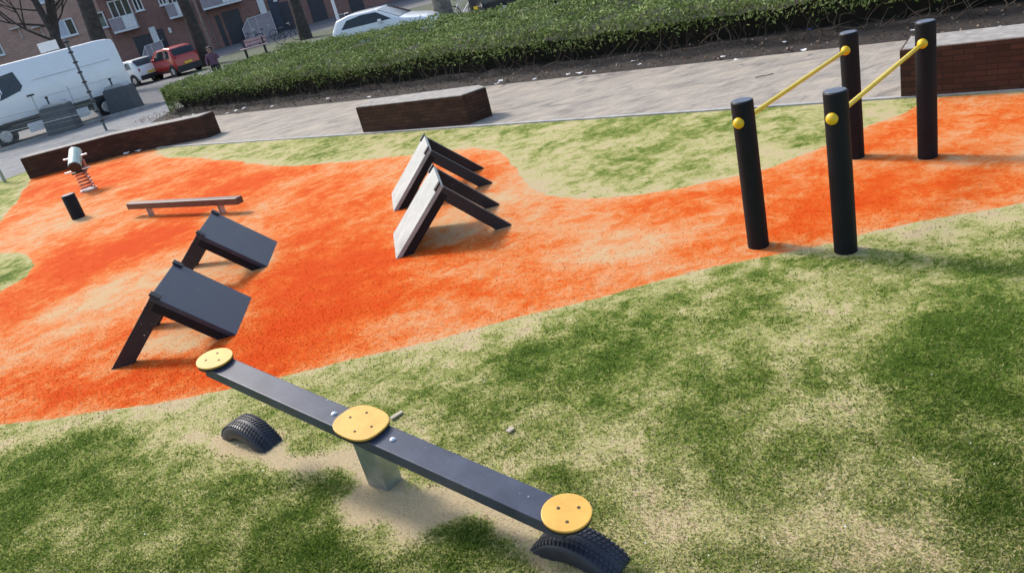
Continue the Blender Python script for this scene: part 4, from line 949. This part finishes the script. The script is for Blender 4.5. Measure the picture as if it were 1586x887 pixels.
def person():
    e = empty('person', (-10.15, 36.3, 0), R(-12), 'dark haired person in a purple jacket standing by the end of the hedge', 'person')
    J = {'pel': (0, 0, .74, .125, .095), 'wai': (0, 0, .86, .115, .085), 'che': (0, 0, 1.02, .135, .10), 'nek': (0, 0, 1.16, .05, .05), 'hd0': (0, -.01, 1.23, .062, .065), 'hd1': (0, -.015, 1.31, .085, .09), 'hd2': (0, -.01, 1.38, .06, .065),
         'shl': (-.15, 0, 1.10, .055, .055), 'ell': (-.21, -.02, .88, .042, .042), 'wrl': (-.17, -.13, .74, .03, .03), 'hal': (-.16, -.17, .70, .03, .018),
         'shr': (.15, 0, 1.10, .055, .055), 'elr': (.22, -.03, .90, .042, .042), 'wrr': (.17, -.15, .98, .03, .03), 'har': (.15, -.19, 1.01, .03, .018),
         'hpl': (-.08, 0, .68, .085, .085), 'knl': (-.09, -.01, .39, .058, .058), 'anl': (-.09, .01, .09, .036, .036), 'tol': (-.10, -.12, .035, .036, .028),
         'hpr': (.08, 0, .68, .085, .085), 'knr': (.09, -.01, .39, .058, .058), 'anr': (.09, .01, .09, .036, .036), 'tor': (.10, -.12, .035, .036, .028)}
    E_ = [('pel', 'wai'), ('wai', 'che'), ('che', 'nek'), ('nek', 'hd0'), ('hd0', 'hd1'), ('hd1', 'hd2'), ('che', 'shl'), ('shl', 'ell'), ('ell', 'wrl'), ('wrl', 'hal'), ('che', 'shr'), ('shr', 'elr'), ('elr', 'wrr'), ('wrr', 'har'),
          ('pel', 'hpl'), ('hpl', 'knl'), ('knl', 'anl'), ('anl', 'tol'), ('pel', 'hpr'), ('hpr', 'knr'), ('knr', 'anr'), ('anr', 'tor')]
    ks = list(J); me = bpy.data.meshes.new('body'); me.from_pydata([J[k][:3] for k in ks], [(ks.index(a), ks.index(b)) for a, b in E_], [])
    o = bpy.data.objects.new('body', me); col.objects.link(o); o.parent = e
    e.scale = (1.42, 1.25, 1.03); sk = o.modifiers.new('skin', 'SKIN'); sv_ = me.skin_vertices[0].data
    for i, k in enumerate(ks): sv_[i].radius = J[k][3:5]; sv_[i].use_root = (k == 'pel')
    o.modifiers.new('sub', 'SUBSURF').levels = 2; o.modifiers['sub'].render_levels = 2
    t = NT('skin jacket trousers'); c = t.n('TexCoord'); sp_ = t.n('SeparateXYZ'); t.l(c.outputs['Object'], sp_.inputs[0])
    fz = t.math('MULTIPLY', sp_.outputs[2], .5)
    x = t.ramp(fz, [(0, (.02, .02, .025)), (.345, (.02, .022, .04)), (.346, (.13, .065, .10)), (.585, (.14, .07, .11)), (.586, (.36, .21, .15))]); x_node = [n for n in t.t.nodes if n.type == 'VALTORGB'][-1]; x_node.color_ramp.interpolation = 'CONSTANT'
    t.fin(x, .8); me.materials.append(t.m)
    k = MB(); v = []; n = 16
    hair = [(.093, 1.24), (.104, 1.30), (.104, 1.36), (.085, 1.41), (.045, 1.435), (.005, 1.442)]
    for r_, z in hair:
        for i in range(n):
            a = 2*math.pi*i/n; front = max(0, -math.sin(a)); rr = r_*(1-(.42*front if z < 1.37 else .05*front)); v.append((rr*math.cos(a), rr*math.sin(a)+.01, z))
    k.add(v, [(j*n+i, j*n+(i+1) % n, (j+1)*n+(i+1) % n, (j+1)*n+i) for j in range(5) for i in range(n)]+[tuple(range(n))[::-1]]); k.build('hair', plain('black hair', (.012, .010, .010), .6), e, smooth=True)
    k = MB()
    for x_ in (-.03, .03): k.lathe([(.001, -.01), (.011, 0), (.001, .01)], 8, (x_, -.092, 1.325))
    k.build('eyes', M['dark'], e)
    k = MB(); k.add([(-.012, -.095, 1.285), (.012, -.095, 1.285), (0, -.122, 1.288), (0, -.098, 1.325)], [(0, 1, 2), (0, 2, 3), (1, 3, 2), (0, 3, 1)]); k.build('nose', plain('skin tone', (.36, .21, .15), .6), e)
person()
